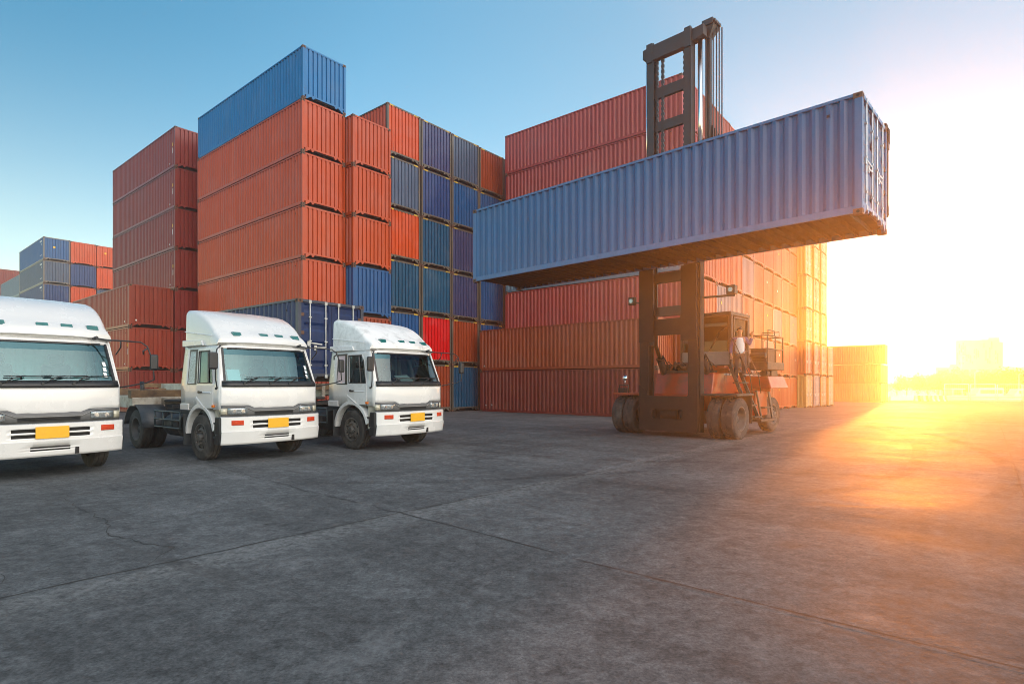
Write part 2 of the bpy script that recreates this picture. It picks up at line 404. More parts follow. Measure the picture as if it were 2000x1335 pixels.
# the tall corner stack with the blue box on top, and the stack beside it
stack(0,0,7,['red_brown','red_brown','orange','orange','orange','orange','blue'],'the corner stack crowned in blue','containers in the row of stacks',.30)
stack(.6652-.10,2.50,6,['red_brown','brown_red','mid_blue','orange','orange','orange'],'the orange stack beside the blue-topped corner','containers in the row of stacks',.30)
fr=(.105,.085,.065,.9)
GH='tall containers in the row of stacks'
cols=[(['brown_red','mid_blue','teal_blue','orange_red','grey_blue','orange_red'],'the first stack with yellow corner marks'),
      (['brown_red','bright_red','teal_blue','teal_blue','navy','purple_navy'],'the stack holding the vivid red box'),
      (['teal_blue','brown_red','purple_navy','purple_navy','mid_blue','grey_blue'],'the stack just past the vivid red box'),
      (['navy','mid_blue','mid_blue','purple_navy','mid_blue','brown_red'],'the marked stack topped in brown red'),
      (['navy','navy','navy','navy','navy','navy'],'the dim navy stack behind the rose containers')]
for i,(cc,nm) in enumerate(cols):
    stack(-.045,5.16+2.52*i,6,cc,nm,GH,.62,True,False,fr)
# maroon stacks behind the corner stack
for i in range(1): pass
stack(-14.1,-.62,7,['maroon','maroon','maroon','maroon','maroon','maroon','maroon'],'the plain maroon tower behind the corner stack','maroon tower containers',.42)
stack(-14.15,-3.12,3,['maroon','red_brown','red_brown'],'the low red-brown stack behind the trucks','low red-brown stack',.42)
# far group
stack(-55.3,.8,7,['navy','navy','navy','navy','navy','grey_blue','mid_blue'],'the far blue stack in front','far mixed stacks',.7,frame=(.16,.13,.10,.8))
stack(-55.3,3.3,7,['navy','orange','navy','orange','orange_red','navy','orange_red'],'the far stack next to the blue one','far mixed stacks',.5)
stack(-55.3,5.8,7,['orange','navy','orange','navy','grey_blue','orange_red','orange_red'],'the far stack half hidden by the maroon tower','far mixed stacks',.5)
stack(-68.4,1.0,6,['pale_blue']*6,'the lower grey-blue stack behind the far blue one','rear far stacks',.6)
stack(-83,1.1,7,['maroon']*7,'the farthest maroon stack behind the grey-blue one','rear far stacks',.4)
# the block behind the lift truck: one low pair in front, then ten tall stacks
RB=13.8224
stack(.7121+CL,11.9215,2,['maroon','brown_red'],'the low pair in front of the big block','low pair before the block',.45)
E0=1.2875-.10+CL
palette=['brown_red','orange','red_brown','orange','brown_red','tan','slate','orange','violet_grey','maroon','sand','orange']
nmz=['the block stack nearest the mast','the second block stack past the mast','the third block stack past the mast','the fourth block stack past the mast','the fifth block stack past the mast',
     'the sixth block stack past the mast','the seventh block stack past the mast','the third block stack before the door ends','the block stack next but one to the door ends','the block stack touching the door ends']
for i in range(10):
    if i==0: cc=['red_brown','brown_red','rose','pale_blue','rose','rose','rose']
    else: cc=[rnd.choice(palette) for _ in range(7)]
    bb=RB+.7+2.487*i if i else RB+.62
    stack(E0+ (0 if i<3 else -.02*i+.0),bb-.55,7,cc,nmz[i],'containers of the big block',.42 if i==0 else .42)
for i in range(3):
    cc=[rnd.choice(['tan','sand','orange','brown_red','slate']) for _ in range(6)]
    stack(E0+.35+.1*i,RB+.7+2.487*10+.1+2.55*i,6,cc,['the stack where the door ends begin','the middle stack of door ends','the outermost tall stack of door ends'][i],'stacks showing their doors',.45,True,True)
stack(E0+.65,RB+.7+2.487*10+.1+2.55*3,2,['sand','tan'],'the two-high stack beside the door ends','stacks showing their doors',.45,True,True)
# far low block by the fence
for i in range(3):
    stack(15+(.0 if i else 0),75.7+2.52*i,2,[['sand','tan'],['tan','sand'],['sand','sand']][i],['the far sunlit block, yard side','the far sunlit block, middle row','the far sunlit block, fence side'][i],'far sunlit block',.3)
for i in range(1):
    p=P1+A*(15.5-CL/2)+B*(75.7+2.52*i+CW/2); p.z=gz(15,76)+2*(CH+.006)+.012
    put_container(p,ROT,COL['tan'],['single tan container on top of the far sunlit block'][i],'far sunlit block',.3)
# the container on the trailer behind the third truck, and the one in the air
def at(px, Y): return Vector(((px-1000)/FPX*Y, Y, 0))
TA=math.atan2(.616,.788)          # direction of the trucks' sides
tdir=Vector((.788,-.616,0)); tlat=Vector((.616,.788,0))
near=Vector((-6.53,17.4,0)); pos=near-tdir*(6.058/2)+tlat*(CW/2)+Vector((0,0,1.66))
trailer_box_pos=near-tdir*(CL/2)+tlat*(CW/2)
put_container(pos,math.atan2(tdir.y,tdir.x),COL['dark_blue'],'dark blue container with closed doors and bright locking bars, loaded on a trailer',None,.35,'short',True,frame=(.05,.06,.085,.6))
ldir=Vector((.7246,-.6892,0)); llat=Vector((.6892,.7246,0))
lc=Vector((3.01,16.275,5.25))+llat*(CW/2)
lifted=put_container(lc,math.atan2(ldir.y,ldir.x),COL['lift_blue'],'long blue container hanging high in the air from the lift truck',None,.30,False,True,frame=(.065,.16,.32,.3))
def sticker(c, name, rects, mat):
    """small flat marks on a container's panels: (face, u, z, w, h)"""
    for (face,u,z,w,h) in rects:
        g=MB(); e=.0025
        if face=='end': x=CL/2+e; g.box(x-e,x,u-w/2,u+w/2,z-h/2,z+h/2)
        else: y=-(CW/2)+.0135; g.box(u-w/2,u+w/2,y-e,y,z-h/2,z+h/2)
        g.build(name,M[mat],c)
for c,colour,wear,frame in ALLC:
    L=c['label']
    if 'far blue stack in front' in L and ('topmost' in L or 'sixth' in L or 'fifth' in L):
        sticker(c,'code_marking',[('side',4.9,2.20,.95,.16),('side',5.1,1.86,.22,.14),('side',4.9,.62,.8,.07)],'white_mark')
        if 'topmost' in L: sticker(c,'round_sticker',[('end',-.25,1.55,.20,.20)],'yellow')
    elif 'half hidden by the maroon tower' in L and 'topmost' in L: sticker(c,'round_sticker',[('end',-.35,1.75,.20,.20)],'yellow')
    elif 'maroon tower' in L or 'low red-brown stack' in L:
        sticker(c,'white_dot',[('side',5.25,.36,.09,.09)],'white_mark')
        if 'bottom' not in L and rnd.random()<.7: sticker(c,'yellow_tab',[('side',5.72,1.5,.10,.20)],'yellow'); sticker(c,'code_marking',[('side',5.72,1.1,.07,.35)],'white_mark')
        if 'low red-brown' in L and 'topmost' in L: sticker(c,'white_dot',[('end',-.85,.42,.08,.10)],'white_mark')
    elif 'low pair in front' in L: sticker(c,'white_dot',[('side',-5.6,.42,.07,.08),('side',-5.1,.45,.07,.08)] if 'bottom' in L else [('side',-5.7,.30,.07,.08)],'white_mark')
    elif 'corner stack crowned' in L and 'third' in L: sticker(c,'white_dot',[('side',-5.8,.5,.07,.07),('side',-5.8,.8,.06,.06)],'white_mark')
    elif 'big block' not in L and 'block stack' in L and rnd.random()<.30: sticker(c,'round_sticker',[('end',rnd.uniform(-.5,.5),rnd.uniform(1.2,1.9),.16,.16)],rnd.choice(['yellow','white_mark']))
for c,colour,wear,frame in ALLC:
    k=rnd.uniform(.92,1.06); cc=[min(1,x*k*rnd.uniform(.97,1.03)) for x in colour]
    for o in all_under(c):
        o.color=(cc[0],cc[1],cc[2],wear)
        if frame and o.data and o.data.name.startswith('frame'): o.color=frame
# ------------------------------------------------------------------ ground
def lin(x,y): return P1+A*x+B*y
def ground_material():
    m,nt,b,out=nodes('worn_concrete_yard'); g=N(nt)
    geo=g.n('ShaderNodeNewGeometry'); pos=geo.outputs['Position']
    # rotate the world so that u runs along the slab joints
    q=g.mapping(pos,(1,1,1),(0,0,0),(0,0,-ROT))
    big=g.noise(pos,.10,4,.6); mid=g.noise(pos,.42,6,.66,.5); fin=g.noise(pos,5.0,6,.7); grit=g.noise(pos,42.0,4,.75); grit2=g.noise(pos,13.0,5,.75)
    stre=g.noise(g.mapping(q,(.06,.7,1)),1.0,6,.68,.6); stre2=g.noise(g.mapping(q,(1.1,.10,1)),1.0,5,.66,.8)
    k=g.ramp(mid,.28,.72,.78,1.20)
    k=g.math('MULTIPLY',k,g.ramp(big,.3,.7,.82,1.16)); k=g.math('MULTIPLY',k,g.ramp(stre,.3,.7,.72,1.24)); k=g.math('MULTIPLY',k,g.ramp(stre2,.3,.7,.80,1.16))
    k=g.math('MULTIPLY',k,g.ramp(fin,.3,.7,.72,1.26)); k=g.math('MULTIPLY',k,g.ramp(grit,.3,.7,.62,1.42)); k=g.math('MULTIPLY',k,g.ramp(grit2,.32,.68,.68,1.32))
    # pale worn band along the long joint in front of the camera
    sx=g.n('ShaderNodeSeparateXYZ'); g.put(sx.inputs[0],pos)
    n=A.copy(); c0=-n.dot(Vector((-1.44,7.30,0)))
    d=g.math('ADD',g.math('ADD',g.math('MULTIPLY',sx.outputs[0],n.x),g.math('MULTIPLY',sx.outputs[1],n.y)),c0)
    dj=g.math('ADD',d,g.math('MULTIPLY',g.ramp(mid,0,1,-.5,.5),.9))
    band=g.math('MULTIPLY',g.ramp(dj,.0,.10,0,1),g.ramp(dj,.1,.75,1,0)); band=g.math('MULTIPLY',band,g.ramp(grit2,.38,.62,.1,1.0))
    side=g.ramp(d,-.05,.05,1.0,.93)
    k=g.math('MULTIPLY',k,side)
    base=g.n('ShaderNodeVectorMath',operation='SCALE'); base.inputs[0].default_value=(.108,.111,.112); g.put(base.inputs['Scale'],k)
    c=g.mix(g.math('MULTIPLY',band,.30),base.outputs[0],(.33,.325,.31,1))
    # pale worn patches, oil stains and tyre smears
    pale=g.noise(g.mapping(pos,(1,1,1),(13,5,0)),1.7,8,.78,.3)
    c=g.mix(g.ramp(pale,.55,.68,0,.55),c,(.20,.20,.20,1))
    st=g.noise(g.mapping(pos,(1,1,1),(31,7,0)),.75,7,.7,.9)
    c=g.mix(g.ramp(st,.585,.70,0,.62),c,(.050,.049,.048,1))
    sp=g.noise(g.mapping(pos,(1,1,1),(3,17,0)),5.5,3,.6)
    c=g.mix(g.ramp(sp,.70,.74,0,.7),c,(.035,.034,.033,1))
    sm=g.noise(g.mapping(q,(.22,2.6,1),(0,4,0)),1.0,4,.6,1.6)
    c=g.mix(g.ramp(sm,.60,.72,0,.55),c,(.060,.058,.056,1))
    g.put(b.inputs['Base Color'],c)
    rr=g.math('ADD',g.ramp(mid,.3,.7,.66,.85),g.ramp(grit,.3,.7,-.06,.08)); rr=g.math('SUBTRACT',rr,g.ramp(st,.58,.70,0,.12))
    g.put(b.inputs['Roughness'],rr); b.inputs['Specular IOR Level'].default_value=.02
    h=g.math('ADD',g.math('ADD',g.math('MULTIPLY',mid,.7),g.math('MULTIPLY',grit2,.16)),g.math('MULTIPLY',grit,.07))
    g.put(b.inputs['Normal'],g.bump(h,.35,.03))
    return m
gm=MB()
As=[-3000,-600,-150,-60,-14.2,-11,-5,0,10,25,60,150,600,3000]; Bs=[-600,-120,-45,-30,-20,-10,0,15,40,80,120,190,600,3200]
gm.grid(As,Bs,lambda a,b: lat(a,b))
gnd=gm.build('ground',ground_material()); tag(gnd,kind='structure')
dj=simple('dirt_filled_joint',(.030,.028,.026),.9,0,.4,9)
def crack(name, pts, w, seed, wob=.02, step=.12):
    """a ragged dirt-filled strip lying in the yard surface"""
    r=random.Random(seed); m=MB(); P=[]
    for i in range(len(pts)-1):
        p,q=Vector((*pts[i],0)),Vector((*pts[i+1],0)); n=max(1,int((q-p).length/step))
        for k in range(n): P.append(p.lerp(q,k/n))
    P.append(Vector((*pts[-1],0))); L=[];off=0
    for i,p in enumerate(P):
        d=(P[min(i+1,len(P)-1)]-P[max(i-1,0)]).normalized(); s=Vector((-d.y,d.x,0)); off=off*.75+r.uniform(-wob,wob)
        ww=w*r.uniform(.35,1.25); c=p+s*off
        for q in (c-s*ww/2,c+s*ww/2): L.append((q.x,q.y,gxy(q.x,q.y)+.004))
    m.add(L,[(2*i,2*i+1,2*i+3,2*i+2) for i in range(len(P)-1)])
    return tag(m.build(name,dj,fix=False),kind='structure')
crack('ground_joint',[(-7.5,.6),(-3.94,4.39),(-1.44,7.30),(3.19,12.24)],.022,1,.012)
crack('ground_joint',[(3.19,12.24),(9.0,19.4)],.018,11,.01)
crack('ground_crack',[(-6.2,11.6),(-4.63,10.1),(-2.9,8.55),(-1.44,7.30)],.014,2,.022,.08)
crack('ground_joint',[(-1.44,7.30),(.40,5.58)],.022,3,.012)
crack('ground_joint',[(.58,5.39),(2.97,3.31),(5.2,1.35)],.016,4,.006)
crack('ground_joint',[(1.06,9.83),(3.2,8.1),(5.5,6.2),(9,3.2)],.012,5,.010)
crack('ground_joint',[(36.5,43),(7.6,8.47),(5.3,5.8)],.03,6,.004,.5)
crack('ground_crack',[(-6.62,8.47),(-5.9,7.7),(-5.0,6.95),(-4.3,6.2),(-3.44,5.72),(-3.25,5.2)],.013,7,.03,.07)
crack('ground_crack',[(-4.6,5.1),(-4.2,4.75),(-4.05,4.35)],.010,8,.03,.07)
def mark_material():
    m,nt,b,out=nodes('tyre_rubber_mark'); g=N(nt); pos=g.n('ShaderNodeNewGeometry').outputs['Position']
    b.inputs['Base Color'].default_value=(.030,.029,.029,1); b.inputs['Roughness'].default_value=.8; b.inputs['Specular IOR Level'].default_value=.02
    t=g.n('ShaderNodeBsdfTransparent'); mx=g.n('ShaderNodeMixShader')
    f=g.math('MULTIPLY',g.ramp(g.noise(pos,1.1,5,.7),.40,.72,0,.42),g.ramp(g.noise(pos,9.0,4,.7),.3,.6,.25,1.0))
    g.put(mx.inputs[0],f); nt.links.new(t.outputs[0],mx.inputs[1]); nt.links.new(b.outputs[0],mx.inputs[2]); nt.links.new(mx.outputs[0],out.inputs['Surface']); return m
MARK=mark_material()
def tyre_mark(pts, w=.32, lift=.0065):
    m=MB(); L=[]; P=[Vector((*p,0)) for p in pts]
    # smooth the path
    Q=[]
    for i in range(len(P)-1):
        a,b,c,d=P[max(0,i-1)],P[i],P[i+1],P[min(len(P)-1,i+2)]
        for k in range(10):
            t=k/10; Q.append(.5*((2*b)+(c-a)*t+(2*a-5*b+4*c-d)*t*t+(3*b-a-3*c+d)*t*t*t))
    Q.append(P[-1])
    for i,p in enumerate(Q):
        d=(Q[min(i+1,len(Q)-1)]-Q[max(i-1,0)]).normalized(); s=Vector((-d.y,d.x,0))
        for q in (p-s*w/2,p+s*w/2): L.append((q.x,q.y,gxy(q.x,q.y)+lift))
    m.add(L,[(2*i,2*i+1,2*i+3,2*i+2) for i in range(len(Q)-1)])
    return tag(m.build('tyre_mark',MARK,fix=False),kind='structure')
tyre_mark([(-1.5,16.5),(1.0,14.6),(3.4,13.6),(5.2,13.9),(6.2,15.6),(6.3,17.6)],.34,.0065)
tyre_mark([(-1.0,14.0),(1.2,12.6),(3.8,11.9),(6.0,12.6),(7.4,14.8)],.30,.0085)
tyre_mark([(4.0,8.2),(6.2,9.6),(9.0,12.6),(12.5,18.0),(15.5,25.0)],.30,.0065)
tyre_mark([(6.3,7.6),(8.2,9.4),(11.0,13.0),(14.2,19.0),(17.0,27.0)],.30,.0085)
tyre_mark([(-3.4,9.4),(-.8,9.6),(2.6,10.6),(6.0,10.2),(9.5,8.6)],.26,.0105)
# ------------------------------------------------------------------ light, sky, air
SUN_AZ, SUN_EL = 34.7, 3.3
w=bpy.data.worlds.new('World'); sc.world=w; w.use_nodes=True; nt=w.node_tree; g=N(nt)
bg=nt.nodes['Background']; sky=nt.nodes.new('ShaderNodeTexSky'); sky.sky_type='NISHITA'; sky.sun_disc=False
sky.sun_elevation=R(SUN_EL); sky.sun_rotation=R(SUN_AZ); sky.air_density=1.0; sky.dust_density=.25; sky.ozone_density=3.0; sky.altitude=0
hs=g.n('ShaderNodeHueSaturation'); nt.links.new(sky.outputs[0],hs.inputs['Color']); hs.inputs['Saturation'].default_value=1.95; hs.inputs['Value'].default_value=.84; hs.inputs['Hue'].default_value=.482
# added glow in the unseen sky behind the camera, brightening stack ends and truck fronts
dirn=g.n('ShaderNodeTexCoord').outputs['Generated']
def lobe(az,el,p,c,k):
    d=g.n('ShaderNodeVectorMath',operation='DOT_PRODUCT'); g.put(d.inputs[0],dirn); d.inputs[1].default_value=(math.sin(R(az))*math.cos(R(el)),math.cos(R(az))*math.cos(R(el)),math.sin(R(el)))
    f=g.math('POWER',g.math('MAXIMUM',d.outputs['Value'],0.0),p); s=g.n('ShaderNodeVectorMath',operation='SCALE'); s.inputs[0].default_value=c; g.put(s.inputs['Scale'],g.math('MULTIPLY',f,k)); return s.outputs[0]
cal=g.n('ShaderNodeVectorMath',operation='DOT_PRODUCT'); g.put(cal.inputs[0],dirn); cal.inputs[1].default_value=(math.sin(R(SUN_AZ)),math.cos(R(SUN_AZ)),.05)
dim=g.n('ShaderNodeVectorMath',operation='SCALE'); nt.links.new(hs.outputs[0],dim.inputs[0]); g.put(dim.inputs['Scale'],g.ramp(cal.outputs['Value'],0.6,.99,1.0,.62))
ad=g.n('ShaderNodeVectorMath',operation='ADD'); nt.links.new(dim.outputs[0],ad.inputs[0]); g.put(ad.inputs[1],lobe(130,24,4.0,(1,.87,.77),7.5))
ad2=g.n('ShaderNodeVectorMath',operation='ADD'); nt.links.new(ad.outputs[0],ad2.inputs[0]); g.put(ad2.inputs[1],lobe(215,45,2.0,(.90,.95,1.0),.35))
# pale air low over the horizon, and a broad pale sheen round the sun
zz=g.n('ShaderNodeSeparateXYZ'); g.put(zz.inputs[0],dirn); low=g.math('POWER',g.math('SUBTRACT',1.0,g.math('ABSOLUTE',zz.outputs[2]),clamp=True),5.6)
lv=g.n('ShaderNodeVectorMath',operation='SCALE'); lv.inputs[0].default_value=(1,.74,.42); g.put(lv.inputs['Scale'],g.math('MULTIPLY',low,3.7))
ad3=g.n('ShaderNodeVectorMath',operation='ADD'); nt.links.new(ad2.outputs[0],ad3.inputs[0]); nt.links.new(lv.outputs[0],ad3.inputs[1])
ad4=g.n('ShaderNodeVectorMath',operation='ADD'); nt.links.new(ad3.outputs[0],ad4.inputs[0]); g.put(ad4.inputs[1],lobe(SUN_AZ,8,1.7,(1,.92,.62),.50))
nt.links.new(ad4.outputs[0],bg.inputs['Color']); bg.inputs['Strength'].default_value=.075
ld=bpy.data.lights.new('sun','SUN'); ld.energy=1.9; ld.angle=R(.6); ld.color=(1,.30,.045)
so=bpy.data.objects.new('sun',ld); col.objects.link(so)
sd=Vector((math.sin(R(SUN_AZ))*math.cos(R(SUN_EL)),math.cos(R(SUN_AZ))*math.cos(R(SUN_EL)),math.sin(R(SUN_EL))))
so.rotation_euler=sd.to_track_quat('Z','Y').to_euler(); so.location=(0,0,60)
hm,hnt,hb,hout=nodes('thin_dusty_air'); hnt.nodes.remove(hb)
hv=hnt.nodes.new('ShaderNodeVolumePrincipled'); hv.inputs['Color'].default_value=(.96,.93,.90,1); hv.inputs['Density'].default_value=.0016; hv.inputs['Anisotropy'].default_value=.77
hnt.links.new(hv.outputs[0],hout.inputs['Volume']); hm.cycles.homogeneous_volume=True
hz=MB(); hz.box(-125,190,-9,205,-5.2,21); ho=hz.build('haze',hm); tag(ho,kind='stuff')
sc.view_settings.view_transform='Standard'; sc.view_settings.look='None'; sc.view_settings.gamma=1; sc.view_settings.exposure=3.0
sc.cycles.volume_bounces=1; sc.cycles.max_bounces=6; sc.cycles.transparent_max_bounces=12; sc.cycles.use_denoising=True
sc.cycles.sample_clamp_indirect=6; sc.cycles.use_adaptive_sampling=False; sc.cycles.pixel_filter_type='BLACKMAN_HARRIS'; sc.cycles.filter_width=.95
# ------------------------------------------------------------------ lorries (local: x across, y back from the front, z up)
HWID=1.10; LCAB=1.98; WY=1.06; WR=.49; WB=3.68
def rake(z): return .30*max(0,z-1.62)/.78
def hw(z): return HWID-.085*max(0,z-1.62)/.78-.02*max(0,1.1-z)
def yf(x,z): return .0+.13*(abs(x)/1.1)**4+rake(z)
def frange(a,b,n): return [a+(b-a)*i/n for i in range(n+1)]
def cab_side_pt(s,u,z,off=0):
    """u: distance back from the front edge at this height"""
    y0=yf(hw(z),z); return (s*(hw(z)+off), y0+(LCAB-y0)*u/LCAB, z)
def tyre_mb(r, w, rimr):
    m=MB(); h=w/2
    prof=[(rimr,-h*.86),(rimr+.03,-h*.98),(r*.80,-h*1.0),(r*.93,-h*.95),(r*.985,-h*.80),(r,-h*.62),(r,-h*.36),(r-.014,-h*.34),(r-.014,-h*.28),(r,-h*.26),(r,h*.26),(r-.014,h*.28),(r-.014,h*.34),(r,h*.36),(r,h*.62),(r*.985,h*.80),(r*.93,h*.95),(r*.80,h),(rimr+.03,h*.98),(rimr,h*.86)]
    m.lathe((0,0,0),(1,0,0),prof,40)
    for s in (-1,1):
        for k in range(44):
            a=2*math.pi*k/44; c,n=math.cos(a),math.sin(a); da=.045
            q=[]
            for (xx,rr,aa) in ((s*h*.40,r+.004,a-da),(s*h*.40,r+.004,a+da),(s*h*.80,r*.988+.006,a+da+.03),(s*h*.80,r*.988+.006,a-da+.03),(s*h*.40,r-.02,a-da),(s*h*.40,r-.02,a+da),(s*h*.80,r*.97-.01,a+da+.03),(s*h*.80,r*.97-.01,a-da+.03)):
                q.append((xx,rr*math.cos(aa),rr*math.sin(aa)))
            m.hexa([q[4],q[5],q[6],q[7],q[0],q[1],q[2],q[3]])
    return m
def rim_mb(rimr, w, side, deep):
    """dished steel wheel seen from `side`"""
    m=MB(); h=w/2; s=side
    if deep: prof=[(rimr+.012,h*.90),(rimr+.02,h*.95),(rimr-.005,h*.97),(rimr-.02,h*.80),(rimr-.05,-h*.10),(rimr*.62,-h*.35),(rimr*.55,-h*.30),(rimr*.50,-h*.05),(rimr*.30,h*.05),(rimr*.26,h*.35),(.01,h*.38)]
    else: prof=[(rimr+.012,h*.88),(rimr+.02,h*.95),(rimr-.01,h*.97),(rimr-.03,h*.78),(rimr*.86,h*.55),(rimr*.70,h*.78),(rimr*.56,h*.98),(rimr*.50,h*.98),(rimr*.46,h*.86),(rimr*.30,h*.90),(rimr*.27,h*1.25),(rimr*.18,h*1.32),(.01,h*1.32)]
    m.lathe((0,0,0),(s,0,0),prof,32)
    for k in range(8):
        a=2*math.pi*k/8; rr=rimr*.54 if not deep else rimr*.42; t=h*1.0 if not deep else h*.0
        p=Vector((s*t,rr*math.cos(a),rr*math.sin(a))); m.cyl(p,p+Vector((s*.045,0,0)),.017,6)
        if not deep:
            rr=rimr*.78; p=Vector((s*h*.69,rr*math.cos(a+.39),rr*math.sin(a+.39))); m.cyl(p-Vector((s*.02,0,0)),p+Vector((s*.012,0,0)),.030,10,1)
    return m
def make_truck(worn=False):
    t=empty('tractor_truck'); W=M['white']; Wd=M['white_worn'] if worn else M['white']
    # ---- cab shell: front, sides, back, roof
    cb=MB()
    fx=[-1.1,-1.06,-1.0,-.92,-.8,-.62,-.45,-.2,0,.2,.45,.62,.8,.92,1.0,1.06,1.1]
    def zb(x):
        x=abs(x); return 1.175 if x>.64 else (1.075 if x<.46 else 1.075+.10*(x-.46)/.18)
    P=[]; rows=5
    for j in range(rows+1):
        for x in fx:
            z=zb(x)+(1.585-zb(x))*j/rows; P.append((x*hw(z)/1.1,yf(x,z)-.018*math.sin(math.pi*j/rows)*(1-(x/1.1)**4),z))
    n=len(fx); cb.add(P,[(j*n+i,j*n+i+1,(j+1)*n+i+1,(j+1)*n+i) for j in range(rows) for i in range(n-1)],0,True)
    # windscreen pillars and header
    zs=frange(1.585,2.43,6)
    for s in (-1,1):
        cb.grid([.915,.95,.985,1.0],zs,lambda u,z:(s*u*hw(z),yf(u*1.1,z),z),0,None,True)
    cb.grid([x/1.1 for x in fx],[2.385,2.43,2.47],lambda u,z:(u*hw(z),yf(u*1.1,z)+(.01 if z>2.44 else 0),z),0,lambda u,z:abs(u)>.985 and z<2.4,True)
    us=[0,.13,.30,.42,.80,1.06,1.16,1.26,1.60,1.72,LCAB]; zz=[1.10,1.35,1.60,1.66,1.95,2.20,2.34,2.40,2.47]
    def hole(u,z):
        if 1.66<z<2.34 and 1.26<u<1.60: return True
        if 1.66<z<2.34 and .42<u<1.06: return True
        if 1.60<z<1.66 and .42<u<.80 : return False
        if 1.66<z<2.20 and .30<u<.42: return True
        return False
    for s in (-1,1): cb.grid(us,zz,lambda u,z:cab_side_pt(s,u,z),0,hole)
    cb.grid([-1,-.6,0,.6,1],zz,lambda u,z:(u*hw(z),LCAB+.001,z),0,lambda u,z:abs(u)<.6 and 1.95<z<2.20)
    cb.grid([-1,-.5,0,.5,1],[0,.4,1],lambda u,v:(u*hw(2.47),yf(u*1.1,2.47)+.01+(LCAB-yf(u*1.1,2.47)-.01)*v,2.47+.03*(1-u*u)),0)
    cab=cb.build('cab_body',W,t,solid=.025,auto=35)
    # arch flare, step panel, sills
    for s in (-1,1):
        fl=MB(); pts=[]
        for k in range(15):
            a=R(176-k*11.6); pts.append((WY-.62*math.cos(a)*-1 if False else WY+.615*math.cos(a)*-1, .50+.615*math.sin(a)))
        lo=[(p[0],p[1]) for p in pts]; hi=[(WY-(WY-p[0])*1.13,.50+(p[1]-.50)*1.13+.01) for p in pts]
        vs=[]
        for (a_,b_) in zip(lo,hi):
            vs += [(s*(HWID-.16),a_[0],a_[1]),(s*(HWID+.012),a_[0],a_[1]),(s*(HWID+.012),b_[0],min(b_[1],1.21)),(s*(HWID-.16),b_[0],min(b_[1],1.21))]
        fl.add(vs,[(4*i+k,4*i+(k+1)%4,4*i+4+(k+1)%4,4*i+4+k) for i in range(len(lo)-1) for k in range(4)],0)
        xa,xb=sorted((s*(HWID-.14),s*(HWID+.012))); fl.box(xa,xb,1.58,LCAB+.03,1.06,1.20)
        fl.build('wheel_arch',W,t,bevel=.012)
        st=MB(); xa,xb=sorted((s*(HWID-.20),s*(HWID-.05))); st.box(xa,xb,.14,.46,.50,1.10)
        xa2,xb2=sorted((s*(HWID-.10),s*(HWID-.005))); st.box(xa2,xb2,.12,.47,.50,.545,1); st.box(xa2,xb2,.12,.47,.80,.835,1)
        st.build('door_step',[M['cream'],M['black']],t,bevel=.008)
        # door with its own skin, slightly proud of the cab
        d=MB(); du=[.33,.42,.80,1.06,1.135]; dz=[1.13,1.35,1.60]
        pr=lambda u,z:cab_side_pt(s,u,z,.008)
        d.grid(du,dz,pr); 
        fr=[(.31,1.60),(1.135,1.60),(1.135,2.38),(.42,2.38),(.31,2.24)]
        d.grid([.31,.345],[1.60,1.9,2.24],pr); d.grid([1.07,1.135],[1.60,1.9,2.38],pr); d.grid([.345,.75,1.07],[1.60,1.65],pr)
        d.add([pr(.31,2.24),pr(.345,2.22),pr(.45,2.345),pr(.42,2.38)],[(0,1,2,3)]); d.add([pr(.42,2.38),pr(.45,2.345),pr(1.07,2.345),pr(1.135,2.38)],[(0,1,2,3)])
        # pressed swage line and lower diagonal
        d.add([cab_side_pt(s,u,z,o) for (u,z,o) in ((.42,1.47,.009),(1.02,1.47,.009),(1.02,1.45,.020),(.42,1.45,.020),(.42,1.425,.009),(1.02,1.425,.009))],[(0,1,2,3),(3,2,5,4)])
        d.add([cab_side_pt(s,u,z,o) for (u,z,o) in ((1.13,1.36,.009),(.72,1.15,.009),(.72,1.13,.022),(1.13,1.335,.022))],[(0,1,2,3)])
        door=d.build('door',W,t,solid=.012)
        sea=MB()
        for q in range(2):
            u=(.322,1.143)[q]; sea.add([cab_side_pt(s,u-.006,1.12,.003),cab_side_pt(s,u+.006,1.12,.003),cab_side_pt(s,u+.006,2.39 if q else 2.25,.003),cab_side_pt(s,u-.006,2.39 if q else 2.25,.003)],[(0,1,2,3)])
        sea.add([cab_side_pt(s,.322,1.118,.003),cab_side_pt(s,1.143,1.118,.003),cab_side_pt(s,1.143,1.106,.003),cab_side_pt(s,.322,1.106,.003)],[(0,1,2,3)])
        sea.build('door_seal',M['black'],door,solid=.004,fix=False)
        hd=MB(); p=Vector(cab_side_pt(s,1.0,1.46,.03)); hd.bar(p,p+Vector((0,-.15,0)),.025,.035); hd.bar(p-Vector((s*.03,0,0)),p,.05,.05); hd.build('door_handle',M['black'],door)
        gl=MB(); gl.grid([.345,.75,1.07],[1.65,1.9,2.345],lambda u,z:cab_side_pt(s,u,z,-.012),0,None); gl.build('door_window',M['sideglass'],door)
        dv=MB(); dv.bar(cab_side_pt(s,.56,1.65,.004),cab_side_pt(s,.56,2.345,.004),.02,.025); dv.bar(cab_side_pt(s,1.07,1.65,.006),cab_side_pt(s,1.07,2.345,.006),.02,.02); dv.bar(cab_side_pt(s,.345,1.655,.006),cab_side_pt(s,1.07,1.655,.006),.02,.02);  dv.bar(cab_side_pt(s,.42,2.34,.006),cab_side_pt(s,1.07,2.34,.006),.02,.02); dv.bar(cab_side_pt(s,.35,1.655,.006),cab_side_pt(s,.35,2.22,.006),.02,.02)
        dv.build('window_frame',M['black'],door)
